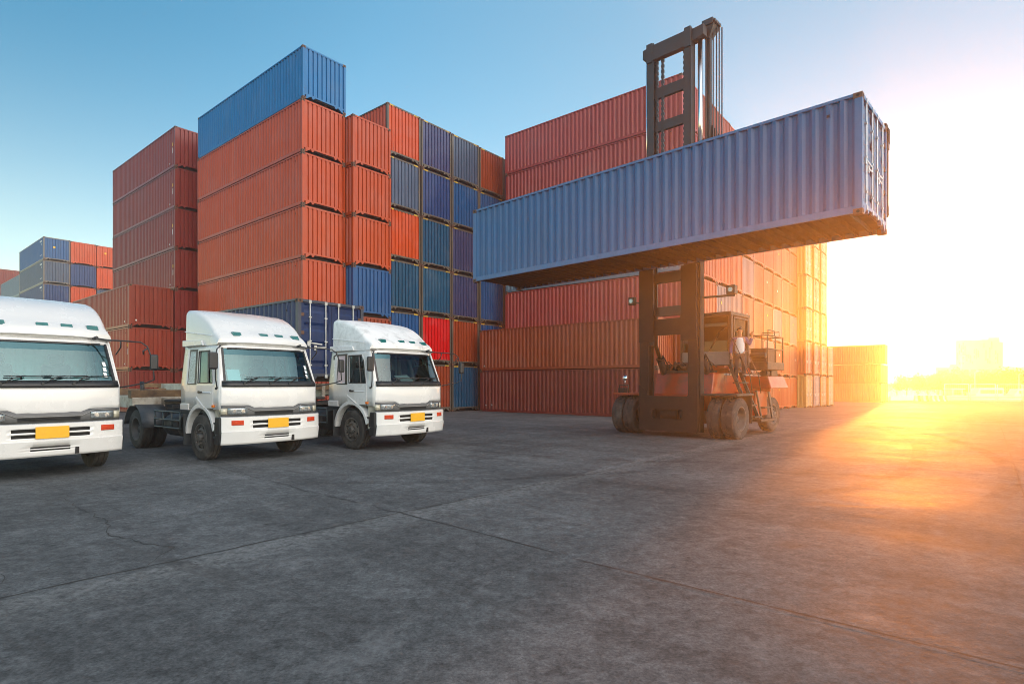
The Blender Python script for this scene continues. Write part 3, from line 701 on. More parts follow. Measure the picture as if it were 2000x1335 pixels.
        # quarter window behind the door, in a black surround
        qs=MB(); qs.grid([1.145,1.235,1.255,1.60,1.63],[1.615,1.645,2.345,2.39],lambda u,z:cab_side_pt(s,u,z,.004),0,lambda u,z:1.26<u<1.59 and 1.66<z<2.33); qs.build('quarter_surround',M['black'],t,solid=.008)
        qg=MB(); qg.grid([1.255,1.60],[1.645,2.345],lambda u,z:cab_side_pt(s,u,z,-.004)); qg.build('quarter_window',[M['pink_blind'] if worn else M['lace']],t)
        ib=MB(); xa,xb=sorted((s*(HWID-.0),s*(HWID+.028))); ib.box(xa,xb,.36,.46,1.145,1.20); ib.build('side_indicator',M['amber'],t,bevel=.008)
    # ---- windscreen with cowl, seal, sun band
    g=MB(); g.grid(frange(-.925,.925,10),[1.70,1.9,2.1,2.25],lambda u,z:(u*hw(z),yf(u*1.1,z)+.012,z),0,None,True); ws=g.build('windscreen',M['windscreen_dark'] if worn else M['windscreen'],t)
    g=MB(); g.grid(frange(-.925,.925,10),[2.25,2.39],lambda u,z:(u*hw(z),yf(u*1.1,z)+.012,z),0,None,True); g.build('sun_band',M['sunband'],ws)
    g=MB(); ux=frange(-.975,.975,14); g.grid(ux,[1.575,1.62,1.70],lambda u,z:(u*hw(z),yf(u*1.1,z)-(.022 if z<1.69 else .006),z),0,None,True)
    for s in (-1,1):
        g.grid([.905,.945],[1.66,1.9,2.15,2.40],lambda u,z:(s*u*hw(z),yf(u*1.1,z)-.006,z))
    g.grid(ux[1:-1],[2.375,2.405],lambda u,z:(u*hw(z),yf(u*1.1,z)-.006,z)); g.build('windscreen_seal',M['black'],t,solid=.015)
    for (x0,x1) in ((-.66,-.12),(-.10,.40),(.34,.80)):
        wp=MB(); z0=1.645
        f=lambda x,z,o:(x,yf(x,z)-o,z)
        wp.tube([f(x0,z0,.03),f((x0+x1)/2-.08,z0+.10,.05),f((x0+x1)/2+.06,z0+.135,.05)],.011,6); wp.tube([f((x0+x1)/2-.22,z0+.125,.035),f(x1+.16,z0+.14,.035)],.009,6); wp.cyl(f(x0,z0,.0),f(x0,z0,.045),.022,8)
        wp.build('wiper',M['black'],t)
    # cowl clips
    # ---- grey band with lamps and grille
    g=MB(); gx=[-1.09,-1.03,-.9,-.75,-.64,-.46,-.3,0,.3,.46,.64,.75,.9,1.03,1.09]
    g.grid(gx,[.93,1.0,1.06,1.19],lambda x,z:(x,yf(x,1.1)+(.02 if z<.99 else -.006),z),0,None,True); g.build('grille_band',M['grey_plastic'],t,solid=.02)
    g=MB()
    for k in range(3): g.add([(x,yf(x,1.1)-.012-(.01 if j else 0),zb(.0)-.022-.020*k-j*.009) for j in (0,1) for x in (-.44,-.2,0,.2,.44)],[(i,i+1,i+6,i+5) for i in range(4)],0)
    g.build('grille_slat',M['black'],t,solid=.008)
    g=MB()       # bright trim following the dip
    pts=[(x,yf(x,1.1)-.016,zb(x)-.008) for x in (-1.05,-.9,-.66,-.46,-.2,0,.2,.46,.66,.9,1.05)]
    g.tube(pts,.008,6); g.build('trim_strip',M['grey_panel'],t)
    for s in (-1,1):
        h=MB(); h.grid([.60,.68,.80,.90,.97],[1.005,1.04,1.10,1.135],lambda x,z:(s*x,yf(x,1.1)-.022,z),0,None,True); hl=h.build('headlight',M['lamp'],t,solid=.02,auto=30)
        for xx in (.69,.85):
            rf=MB(); rf.cyl((s*xx,yf(xx,1.1)-.010,1.07),(s*xx,yf(xx,1.1)-.0255,1.07),.040,12); rf.build('reflector',M['chrome'],hl)
        h=MB(); h.grid([.985,1.04,1.085,1.10],[1.005,1.07,1.135],lambda x,z:(s*x,yf(x,1.1)-.018+(.06 if x>1.09 else 0),z),0,None,True); h.build('turn_signal',M['lamp_amber'],t,solid=.02)
    # ---- bumper
    def by(x,z):
        base=-.15+.20*(abs(x)/1.13)**4
        if z<.66: base += -.022+ .05*((.66-z)/.27)
        return base
    bx=[-1.12,-1.10,-1.04,-.95,-.62,-.55,-.48,-.30,-.26,0,.22,.26,.44,.48,.55,.62,.95,1.04,1.10,1.12]
    bzs=[.385,.43,.47,.485,.515,.53,.56,.655,.66,.70,.715,.775,.81,.87,.89,.95,.965]
    def slot(x,z):
        x0=abs(x)
        if x0<.55 and (.715<z<.775 or .81<z<.87): return True
        if -.30<x<.26 and (.485<z<.515 or .53<z<.56): return True
        return False
    b=MB(); 
    b.grid(bx,bzs,lambda x,z:(x,by(x,z)+(.05 if z>.96 else 0),z),0,slot,True); bump=b.build('bumper',M['white'],t,solid=.02,auto=35)
    g=MB(); g.box(-.60,.60,-.10,-.05,.45,.90); g.box(-.84,.84,-.055,.05,.43,.93); g.build('bumper_backing',M['dark'],bump)
    for s in (-1,1):
        g=MB(); 
        for (z0,z1) in ((.60,.955),(.385,.60)):
            xa=1.10; g.hexa([(s*xa,by(1.1,z0)+.03,z0),(s*(xa+.045),by(1.1,z0)+.07,z0),(s*(xa+.045),.32,z0),(s*xa,.32,z0),(s*xa,by(1.1,z1)+.03,z1),(s*(xa+.045),by(1.1,z1)+.07,z1),(s*(xa+.045),.26,z1),(s*xa,.26,z1)])
        g.build('bumper_end',M['black'],bump,bevel=.015)
        g=MB(); g.grid([.73,.80,.93,.955],[.785,.80,.87,.885],lambda x,z:(s*x,by(x,z)-(.016 if .79<z<.88 and .74<x<.95 else 0),z)); g.build('front_indicator',M['redlens'],bump,solid=.01)
    g=MB(); g.box(-.235,.235,by(0,.8)-.030,by(0,.8)-.020,.70,.905); g.build('number_plate',M['plate'],bump,bevel=.004)
    g=MB(); g.box(.33,.385,by(.36,.5)-.012,-.05,.40,.52); g.build('tow_slot',M['dark'],bump)
    # ---- roof deflector: side wings, flowing top
    ld_=[]
    prof=[(.26,2.50,1.00),(.28,2.58,1.0),(.36,2.66,.99),(.52,2.74,.985),(.66,2.85,.985),(.84,2.98,.985),(1.05,3.10,.99),(1.30,3.20,.995),(1.58,3.265,1.0),(1.84,3.285,1.0),(1.90,3.27,.99)]
    for (y,zt,wd) in prof:
        w_=wd*1.04; zb_=2.455; h=zt-zb_; rc=min(.105,h*.5); loop=[]
        loop.append((-w_,y+.06*0,zb_)); loop.append((-w_,y,zb_+h*.35)); loop.append((-w_+.012,y,zt-rc))
        for k in range(1,5): a=R(180-22.5*k); loop.append((-w_+.012+rc*.9+rc*.9*math.cos(a),y,zt-rc+rc*math.sin(a)))
        loop.append((-.4,y-.0,zt+.02)); loop.append((.4,y,zt+.02))
        for k in range(0,4): a=R(90-22.5*k); loop.append((w_-.012-rc*.9+rc*.9*math.cos(a),y,zt-rc+rc*math.sin(a)))
        loop.append((w_-.012,y,zt-rc)); loop.append((w_,y,zb_+h*.35)); loop.append((w_,y,zb_))
        ld_.append(loop)
    # flatten the sloping front a little, then bow the front rows
    for r_,(y,zt,wd) in enumerate(prof):
        k=max(0,1-r_/5); ld_[r_]=[(x,yy+k*.13*(abs(x)/1.04)**4,z) for (x,yy,z) in ld_[r_]]
    d=MB(); d.loft(ld_,0,True,True); df=d.build('roof_deflector',Wd,t,auto=33)
    for s in (-1,1):
        g=MB(); xa,xb=sorted((s*1.03,s*1.075)); g.hexa([(xa,.98,2.46),(xb,.98,2.46),(xb,1.98,2.46),(xa,1.98,2.46),(xa,1.06,2.575),(xb,1.06,2.575),(xb,1.98,2.60),(xa,1.98,2.60)]); g.build('side_flap',Wd,df,bevel=.012)
        g=MB(); g.add([(s*1.045,.62,2.66),(s*1.045,1.90,2.80),(s*1.052,1.90,2.785),(s*1.052,.62,2.645)],[(0,1,2,3)]); g.build('swage_line',Wd,df,solid=.008)
    for i,xx in enumerate((-.62,-.02,.34,.74)):
        g=MB(); zc=2.70; yy=.405+.13*(abs(xx)/1.04)**4*.55
        g.hexa([(xx-.095,yy-.050,zc-.045),(xx+.095,yy-.050,zc-.045),(xx+.095,yy+.07,zc-.045),(xx-.095,yy+.07,zc-.045),(xx-.085,yy+.005,zc+.045),(xx+.085,yy+.005,zc+.045),(xx+.085,yy+.09,zc+.045),(xx-.085,yy+.09,zc+.045)])
        g.build('marker_light',M['marker'],df,bevel=.008)
    # ---- mirrors
    k=-1
    m_=MB(); m_.tube([(k*.98,.38,2.44),(k*1.06,.20,2.42),(k*1.17,.12,2.34),(k*1.20,.10,2.18),(k*1.20,.10,1.72),(k*1.12,.22,1.56),(k*1.08,.30,1.54)],.013,8); m_.cyl((k*1.06,.30,1.54),(k*1.12,.28,1.54),.025,8); arm=m_.build('mirror_arm',M['black'],t)
    g=MB(); g.box(-1.34,-1.16,.06,.145,1.93,2.28); mh=g.build('mirror',M['black'],arm,bevel=.035)
    g=MB(); g.box(-1.32,-1.18,.146,.149,1.95,2.26); g.build('mirror_glass',M['chrome'],mh)
    m_=MB(); m_.tube([(.74,.26,2.50),(.92,.20,2.47),(1.15,.05,2.46),(1.38,-.10,2.44),(1.47,-.16,2.36),(1.52,-.18,2.20),(1.56,-.20,1.94),(1.58,-.20,1.72),(1.48,-.10,1.66),(1.25,.06,1.60),(1.08,.20,1.56)],.014,8)
    m_.tube([(1.10,.08,2.46),(1.12,.14,2.34),(1.07,.25,2.20)],.012,6); m_.cyl((.73,.30,2.49),(.75,.20,2.51),.03,8)
    m_.tube([(1.48,-.165,2.33),(1.40,-.16,2.27),(1.41,-.15,2.20)],.016,6); arm=m_.build('mirror_arm',M['black'],t)
    g=MB(); g.box(1.50,1.65,-.24,-.16,1.90,2.21); mh=g.build('mirror',M['black'],arm,bevel=.035)
    g=MB(); g.box(1.515,1.635,-.159,-.156,1.92,2.19); g.build('mirror_glass',M['chrome'],mh)
    # ---- interior
    g=MB(); g.hexa([(-.98,.30,1.30),(.98,.30,1.30),(.98,.70,1.25),(-.98,.70,1.25),(-.96,.24,1.63),(.96,.24,1.63),(.96,.62,1.60),(-.96,.62,1.60)]); g.build('dashboard',M['dash'],t,bevel=.03)
    for xx in (.45,-.45):
        g=MB(); g.box(xx-.25,xx+.25,.95,1.42,1.18,1.36); g.hexa([(xx-.25,1.36,1.34),(xx+.25,1.36,1.34),(xx+.25,1.48,1.34),(xx-.25,1.48,1.34),(xx-.23,1.48,2.02),(xx+.23,1.48,2.02),(xx+.23,1.58,2.02),(xx-.23,1.58,2.02)]); g.box(xx-.13,xx+.13,1.49,1.58,2.03,2.22); g.build('seat',M['seat'],t,bevel=.05)
    g=MB(); g.lathe((-.45,.72,1.70),(0,.62,.78),[(.205+.017*math.cos(2*math.pi*i/8),.017*math.sin(2*math.pi*i/8)) for i in range(9)],28); g.bar((-.65,.70,1.70),(-.25,.70,1.70),.03,.02); g.cyl((-.45,.72,1.70),(-.45,.60,1.55),.03,8); g.build('steering_wheel',M['black'],t)
    g=MB(); cx=frange(-.98,.98,44); g.grid(cx,[1.30,2.36],lambda u,z:(u,1.76+.022*math.sin(u*38)+.012*math.sin(u*71+1),z),0,None,True); g.build('curtain',M['curtain'],t)
    g=MB(); g.add([(-.92,.17,1.715),(-.66,.15,1.705),(-.64,.27,1.93),(-.90,.29,1.94)] if not worn else [(-.20,.20,1.70),(.22,.20,1.70),(.10,.34,1.86),(-.34,.34,1.84)],[(0,1,2,3)]); g.build('paper_sheet',M['paper'],t,solid=.004)
    if not worn:
        g=MB()
        for q,(z0,z1) in enumerate(((1.97,2.05),(1.87,1.95),(1.76,1.85))): g.add([(.845,yf(.845,z0)+.004,z0),(.90,yf(.9,z0)+.004,z0),(.885,yf(.885,z1)+.004,z1),(.83,yf(.83,z1)+.004,z1)],[(0,1,2,3)],0)
        g.build('licence_sticker',M['paper'],ws,fix=False)
    # ---- chassis
    c=MB()
    for s in (-1,1):
        c.box(s*.43-.04,s*.43+.04,.30,5.25,.72,.98)
    for yy in (.5,1.9,2.7,3.6,4.4,5.1): c.box(-.40,.40,yy-.04,yy+.04,.74,.95)
    c.box(-.34,.34,.4,1.9,.55,1.15); c.cyl((-.95,WY,WR),(.95,WY,WR),.07,10); c.cyl((-.6,WY+WB,WR),(.6,WY+WB,WR),.09,10); c.lathe((0,WY+WB,WR),(1,0,0),[(.05,-.25),(.22,-.12),(.24,0),(.22,.12),(.05,.25)],14)
    c.box(-.5,.5,2.2,2.9,.98,1.05); c.tube([(.1,2.05,1.30),(.15,2.2,1.55),(.2,2.5,1.25),(.25,2.8,1.08)],.02,6); c.tube([(-.1,2.05,1.30),(-.2,2.3,1.5),(-.1,2.7,1.2)],.018,6)
    c.cyl((-.30,1.2,.60),(-.30,WY+WB,.50),.05,8)
    c.build('chassis_frame',M['chassis'],t,bevel=.008)
    for s in (-1,1):
        g=MB(); g.cyl((s*.78,2.35,.66),(s*.78,3.15,.66),.26,20); g.build('fuel_tank',M['chassis'],t)
        g=MB(); 
        zz=(.62,.80,.99)
        for z in zz: g.tube([(s*1.06,2.10,z),(s*1.07,2.14,z),(s*1.07,3.52,z),(s*1.06,3.56,z)],.020,8)
        for yy in (2.12,2.58,3.05,3.54): g.tube([(s*1.065,yy,.60),(s*1.065,yy,1.01)],.020,8)
        g.tube([(s*1.06,2.6,.8),(s*.5,2.6,.85)],.022,6); g.tube([(s*1.06,3.1,.8),(s*.5,3.1,.85)],.022,6); g.build('side_guard',M['tubegreen'],t)
        g=MB(); arc=[]; cy=WY+WB
        path=[(cy-.66,.55)]+[(cy-.62*math.cos(R(a)),.50+.62*math.sin(R(a))) for a in range(20,161,14)]+[(cy+.66,.60)]
        for (yy,z) in path: arc.append((yy,z))
        g.grid([.50,1.13],list(range(len(arc))),lambda u,i:(s*u,arc[i][0],arc[i][1]),0,None,True); 
        g.build('mudguard',M['mudguard'],t,solid=.025,auto=50)
        g=MB(); g.box(s*.95-.2,s*.95+.2,1.72,1.735,.30,.98); g.build('mud_flap',M['mudguard'],t)
    g=MB(); g.lathe((0,WY+WB-.15,1.16),(0,0,1),[(.02,0),(.42,0),(.45,.01),(.45,.05),(.40,.07),(.02,.07)],24); g.box(-.42,.42,WY+WB-.55,WY+WB+.45,1.0,1.10); g.bar((-.3,WY+WB+.1,1.12),(-.38,WY+WB+.75,1.02),.2,.06); g.bar((.3,WY+WB+.1,1.12),(.38,WY+WB+.75,1.02),.2,.06); g.build('fifth_wheel',M['chassis'],t)
    # ---- wheels
    for s in (-1,1):
        for (yy,xx,deep) in ((WY,.955,False),(WY+WB,.94,True),(WY+WB,.635,True)):
            ty=tyre_mb(WR,.27,.28).mesh('tyre',M['rubber']) if 'tyre' not in PR else PR['tyre']; PR['tyre']=ty
            wh=empty('wheel',(s*xx,yy,WR),0,t); to=bpy.data.objects.new('tyre',ty); col.objects.link(to); to.parent=wh
            to.rotation_euler=(rnd.uniform(0,6),0,0); to.scale=(1,1,.985) if False else (1,1,1)
            rim_mb(.285,.27,s,deep).build('rim',[M['rim'],M['dark']],wh,fix=True)
    return t
M['lamp_amber']=simple('pale_amber_lens',(.42,.40,.31),.12,.1,.2,20,coat=.6)
M['lace']=simple('lace_window_film',(.36,.45,.46),.35,0,.55,34)
M['pink_blind']=simple('pink_window_blind',(.62,.48,.50),.4,0,.06,8)
def place_truck(t, ox, oy, label, ang=0.0):
    t.location=(ox,oy,gxy(ox,oy)); t.rotation_euler=(0,0,math.atan2(.788,.616)+ang); tag(t,label,'truck','white tractor trucks')
tr=make_truck(False); tr3=make_truck(True)
tr1=copy_tree(tr)
place_truck(tr,-5.18,12.42,'white tractor truck with a paper sheet propped on its dash')
place_truck(tr3,-2.50,14.40,'white tractor truck with a scuffed peeling roof and pink side blind')
place_truck(tr1,-8.11,10.0,'white tractor truck cut off by the picture edge, pale windscreen and no paper sheet')
for o in list(kids(tr1)):
    if o.name.startswith('paper_sheet'): bpy.data.objects.remove(o)
# ---- trailers behind the second and third trucks
def make_trailer(long_):
    r=empty('container_trailer'); c=MB(); X1=6.3
    for s in (-1,1): c.box(-X1,X1,s*.46-.06,s*.46+.06,1.22,1.62) if long_ else c.box(-X1,X1,s*.46-.06,s*.46+.06,1.12,1.46)
    for x in frange(-5.8,5.8,8): c.box(x-.05,x+.05,-.40,.40,1.28,1.42)
    c.build('main_beam',M['cream'],r,bevel=.01)
    for x in (-X1+.15,-2.0,2.0,X1-.12):
        g=MB(); g.box(x-.11,x+.11,-1.2,1.2,1.44,1.64); 
        g.build('bolster',M['rust_beam'],r,bevel=.012)
    for s in (-1,1):
        g=MB(); g.box(3.2,3.34,s*.62-.07,s*.62+.07,.35,1.3); g.box(3.12,3.42,s*.62-.14,s*.62+.14,.28,.35); g.build('landing_leg',M['chassis'],r)
    for x in (-4.6,-3.35):
        g=MB(); g.cyl((x,-.9,WR),(x,.9,WR),.07,10); g.box(x-.1,x+.1,-.5,.5,.55,1.2); g.build('axle',M['chassis'],r)
        for s in (-1,1):
            for yy in (.93,.62):
                wh=empty('wheel',(x,s*yy,WR),math.pi/2,r); to=bpy.data.objects.new('tyre',PR['tyre']); col.objects.link(to); to.parent=wh
                rim_mb(.285,.27,s,True).build('rim',[M['rim'],M['dark']],wh)
    return r
tl=make_trailer(True); q=trailer_box_pos; tl.location=(q.x,q.y,0); tl.rotation_euler=(0,0,math.atan2(tdir.y,tdir.x)); tag(tl,'skeletal trailer carrying the dark blue container with locking bars','trailer','container trailers')
for o in kids(tl):
    pass
t2=make_trailer(False)
u=Vector((-5.18,12.42,0))-tdir*(WY+WB-.1); c=u-tdir*6.3
t2.location=(c.x,c.y,-.17); t2.rotation_euler=(0,0,math.atan2(tdir.y,tdir.x)); tag(t2,'empty rusty cream trailer coupled behind the truck with the paper sheet','trailer','container trailers')
g=MB(); g.box(6.12,6.30,-1.18,1.18,1.24,1.46); g.box(5.2,6.12,-.9,.9,1.22,1.27); g.build('front_apron',M['cream'],t2,bevel=.02)
g=MB(); g.tube([(6.1,-.9,1.42),(6.16,-.9,1.66),(6.12,-.9,1.86)],.05,8); g.box(6.06,6.24,-1.0,-.8,1.40,1.48); g.build('stake_post',M['chassis'],t2)
# ------------------------------------------------------------------ the container lift truck (local: x across, y back from the load's centre line)
fo=lc-Vector((0,0,lc.z))+ldir*.22
FG=gxy(fo.x+llat.x*2,fo.y+llat.y*2)
lt=empty('container_lift_truck',(fo.x,fo.y,FG),math.atan2(ldir.y,ldir.x)); tag(lt,'big orange and black lift truck with a tall mast holding the blue container up','forklift')
T=12.58-FG
YM=1.46
# outer mast
g=MB()
for s in (-1,1):
    g.box(s*.98-.02 if s>0 else -1.0, 1.0 if s>0 else -.96, YM-.17,YM+.20,.18,7.4)
    xa,xb=sorted((s*.68,s*1.0)); g.box(xa,xb,YM-.172,YM-.125,.18,7.4); g.box(xa,xb,YM+.16,YM+.202,.18,7.4)
    xa,xb=sorted((s*.985,s*1.05)); g.box(xa,xb,YM-.10,YM+.16,.18,7.0)
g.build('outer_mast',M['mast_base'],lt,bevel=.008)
g=MB(); n=[(-1,.22),(-.98,.14),(.98,.14),(1,.22),(1,1.30),(-1,1.30)]
g.box(-1.0,1.0,YM-.21,YM-.172,.17,.56); g.box(-1.0,1.0,YM-.21,YM-.172,.86,1.28); g.box(-1.0,-.52,YM-.21,YM-.172,.56,.86); g.box(.52,1.0,YM-.21,YM-.172,.56,.86)
for s in (-1,1): g.hexa([(s*.66,YM-.205,1.279),(s*1.0,YM-.205,1.279),(s*1.0,YM-.175,1.279),(s*.66,YM-.175,1.279),(s*.95,YM-.205,1.62),(s*1.0,YM-.205,1.62),(s*1.0,YM-.175,1.62),(s*.95,YM-.175,1.62)])
for s in (-1,1): g.cyl((s*.46,YM-.19,.71),(s*.52,YM-.19,.71),.15,10)
g.cyl((-.3,YM+.1,.72),(.3,YM+.1,.72),.24,16); g.box(-.98,.98,YM+.0,YM+.05,.2,1.25)
g.build('mast_base_plate',M['mast_base'],lt,bevel=.006)
# inner mast
g=MB()
for s in (-1,1):
    xa,xb=sorted((s*.52,s*.76)); g.box(xa,xb,YM-.12,YM-.075,2.9,T); g.box(xa,xb,YM+.12,YM+.16,2.9,T); xa,xb=sorted((s*.70,s*.745)); g.box(xa,xb,YM-.12,YM+.155,2.9,T)
    xa,xb=sorted((s*.50,s*.70)); g.box(xa,xb,YM-.09,YM+.13,T-.62,T-.1)
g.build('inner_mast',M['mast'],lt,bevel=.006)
cr=[(T-.10,.46),(T-1.45,.34),(T-2.55,.30),(T-3.68,.28),(8.3,.28),(7.2,.28),(6.2,.28),(5.2,.32),(4.12,.30)]
for i,(z,h) in enumerate(cr):
    g=MB()
    if i==0:
        g.box(-.76,.76,YM-.155,YM+.05,z-h,z+.02)
        for s in (-1,1):
            xa,xb=sorted((s*.76,s*(1.12 if s>0 else .96))); g.hexa([(xa,YM-.05,z-h*.55 if s<0 else z-h*.75),(xb,YM-.05,z-h*.75 if s<0 else z-h*.55),(xb,YM+.2,z-h*.75 if s<0 else z-h*.55),(xa,YM+.2,z-h*.55 if s<0 else z-h*.75),(xa,YM-.05,z+.04),(xb,YM-.05,z+.06),(xb,YM+.2,z+.06),(xa,YM+.2,z+.04)])
            xa,xb=sorted((s*.55,s*.76)); g.box(xa,xb,YM-.17,YM-.12,z-h*1.1,z+.10)
    else: g.box(-.70,.70,YM-.03,YM+.09,z-h,z)
    g.build('cross_member',M['mast'],lt,bevel=.008)
g=MB(); g.box(-.74,.74,YM-.13,YM-.06,3.20,3.72)
for s in (-1,1):
    g.hexa([(s*.74,YM-.125,3.72),(s*.40,YM-.125,3.72),(s*.40,YM-.065,3.72),(s*.74,YM-.065,3.72),(s*.74,YM-.125,4.05),(s*.60,YM-.125,4.05),(s*.60,YM-.065,4.05),(s*.74,YM-.065,4.05)])
    xa,xb=sorted((s*.48,s*.98)); g.box(xa,xb,YM-.24,YM-.172,3.0,5.3)
g.build('mast_tie',M['mast_base'],lt,bevel=.006)
def chain(x,y,z0,z1):
    m=MB(); z=z0
    k=0
    while z<z1:
        w=.05 if k%2 else .032; m.box(x-w,x+w,y-.03,y+.03,z,min(z+.085,z1)); z+=.085; k+=1
    return m
for x in (-.46,-.26,.50): chain(x,YM+.0,5.4,T-.3).build('lift_chain',M['hose'],lt,fix=False)
for s in (-1,1):
    cxx=.94 if s>0 else -.85
    g=MB(); g.cyl((cxx,YM+.12,7.9),(cxx,YM+.12,T-.3),.072,16); rod=g.build('lift_rod',M['chrome'],lt)
    g=MB(); g.cyl((cxx,YM+.12,.4),(cxx,YM+.12,8.05 if s<0 else 9.0),.10,16); g.cyl((cxx,YM+.12,8.6 if s>0 else 7.9),(cxx,YM+.12,9.05 if s>0 else 8.15),.13,16); g.build('lift_cylinder',M['mast_base'],lt)
    g=MB(); z1=9.4 if s>0 else 8.6
    g.box(s*1.02-.08,s*1.02+.08,YM-.02,YM+.25,8.75 if s>0 else 8.2,8.95 if s>0 else 8.6); g.build('cylinder_clamp',M['mast_base'],lt,bevel=.02)
# hose bundle with its sheave bracket beside the mast
g=MB()
for i,(xx,yy) in enumerate(((1.06,.30),(1.14,.34),(1.22,.42),(1.29,.50),(1.34,.58),(1.40,.64))): g.cyl((xx,YM+yy,5.6),(xx,YM+yy,T+.02),.020,6)
g.build('hydraulic_hoses',M['hose'],lt); 
g=MB(); g.box(1.0,1.16,YM+.34,YM+.46,6,T-.1); g.build('hose_guide',M['mast'],lt)
g=MB(); g.box(.95,1.30,YM+.2,YM+.75,T+.02,T+.20); g.hexa([(1.0,YM+.3,T-.35),(1.14,YM+.3,T-.35),(1.14,YM+.5,T-.35),(1.0,YM+.5,T-.35),(.92,YM+.25,T+.02),(1.3,YM+.25,T+.02),(1.3,YM+.72,T+.02),(.92,YM+.72,T+.02)])
for k in range(4): g.cyl((1.30,YM+.28+.12*k,T+.11),(1.36,YM+.28+.12*k,T+.11),.055,10)
g.build('sheave_bracket',M['mast'],lt,bevel=.008)
g=MB()
for k in range(8): g.box(.99+.055*k,1.025+.055*k,YM+.36+.03*k,YM+.40+.03*k,8.3,9.9-.09*k)
g.build('cable_tray',M['hose'],lt)
# carriage and side spreader behind the load
z0=lc.z-FG
g=MB(); g.box(-.95,.95,1.24,1.30,z0+.25,z0+2.5); g.box(-.80,-.55,1.27,YM-.20,z0-.1,z0+2.6); g.box(.55,.80,1.27,YM-.20,z0-.1,z0+2.6)
g.build('carriage',M['mast_base'],lt,bevel=.01)
sp=MB(); sp.box(-CL/2-.05-.22,CL/2+.02-.22,1.245,1.42,z0+2.10,z0+2.42); sp.box(-CL/2-.05-.22,CL/2+.02-.22,1.245,1.38,z0+.50,z0+.72); spb=sp.build('spreader_beam',M['machine_dark'],lt,bevel=.01)
for s in (-1,1):
    g=MB(); xc=s*(CL/2-.10)-.22+(.02 if s>0 else .2); g.box(xc-.08,xc+.09,1.245,1.36,z0+.45,z0+2.62); g.box(xc-.08,xc+.08,1.16,1.36,z0+2.595,z0+2.70); g.box(xc-.05,xc+.11,1.24,1.42,z0+2.25,z0+2.60)
    g.build('spreader_hook',M['mast_base'],lt,bevel=.012)
# tilt cylinders
for s in (-1,1):
    g=MB(); p=Vector((s*.72,YM+.16,3.25)); q=Vector((s*.78,3.0,1.30)); mid=p.lerp(q,.38)
    g.cyl(mid,q,.12,14); g.cyl(p,mid,.065,12); g.cyl(p-Vector((.09,0,0)),p+Vector((.09,0,0)),.12,12); g.cyl(mid,mid.lerp(q,.04),.135,14); g.tube([mid+Vector((.1,0,.1)),mid+Vector((.2,.15,-.2)),q+Vector((.15,-.2,.4)),q+Vector((.12,0,0))],.022,6)
    g.build('tilt_cylinder',M['mast_base'],lt)
# drive wheels (dual) and steer wheels
def big_tyre(r,w,rr):
    m=MB(); h=w/2
    m.lathe((0,0,0),(1,0,0),[(rr,-h*.82),(rr+.04,-h*.97),(r*.84,-h),(r*.94,-h*.93),(r*.985,-h*.74),(r*.985,-h*.1),(r*.985,h*.1),(r*.985,h*.74),(r*.94,h*.93),(r*.84,h),(rr+.04,h*.97),(rr,h*.82)],40)
    K=26
    for s in (-1,1):
        for k in range(K):
            a=2*math.pi*(k+(.25 if s>0 else 0))/K; da=math.pi/K*.74
            def P(x,aa,rad): return (s*x,rad*math.cos(aa),rad*math.sin(aa))
            t=.10
            q=[P(h*.04,a-da+t,r*.96),P(h*.04,a+da+t,r*.96),P(h*.78,a+da-t*.3,r*.95),P(h*.78,a-da-t*.3,r*.95),P(h*.04,a-da+t,r+.012),P(h*.04,a+da+t,r+.012),P(h*.78,a+da-t*.3,r*.995),P(h*.78,a-da-t*.3,r*.995)]
            m.hexa(q)
            q=[P(h*.78,a-da*.8-t*.3,r*.93),P(h*.78,a+da*.8-t*.3,r*.93),P(h*.985,a+da*.8-t*.4,r*.86),P(h*.985,a-da*.8-t*.4,r*.86),P(h*.78,a-da*.8-t*.3,r*.995),P(h*.78,a+da*.8-t*.3,r*.995),P(h*1.01,a+da*.8-t*.4,r*.90),P(h*1.01,a-da*.8-t*.4,r*.90)]
            m.hexa(q)
    return m.mesh('tyre',[M['rubber']])
BT=big_tyre(.635,.40,.34); BT2=big_tyre(.60,.36,.33)
AX=1.92
for s in (-1,1):
    for xx in (1.46,1.90):
        wh=empty('wheel',(s*xx-.02,AX,.625),0,lt); o=bpy.data.objects.new('tyre',BT); col.objects.link(o); o.parent=wh; o.rotation_euler=(rnd.uniform(0,6),0,0)
        rim_mb(.35,.40,s,True).build('rim',[M['orange'] if False else M['rim'],M['dark']],wh)
    wh=empty('wheel',(s*1.55-.05,5.75,.595),0,lt); wh.rotation_euler=(0,0,R(-4)); o=bpy.data.objects.new('tyre',BT2); col.objects.link(o); o.parent=wh
    rim_mb(.34,.36,s,False).build('rim',[M['rim'],M['dark']],wh)
g=MB(); g.cyl((-1.7,AX,.625),(1.7,AX,.625),.20,14); g.cyl((-1.4,5.75,.595),(1.4,5.75,.595),.10,10); g.box(-.3,.3,AX-.35,AX+.45,.35,1.0); g.build('axle',M['machine_dark'],lt)
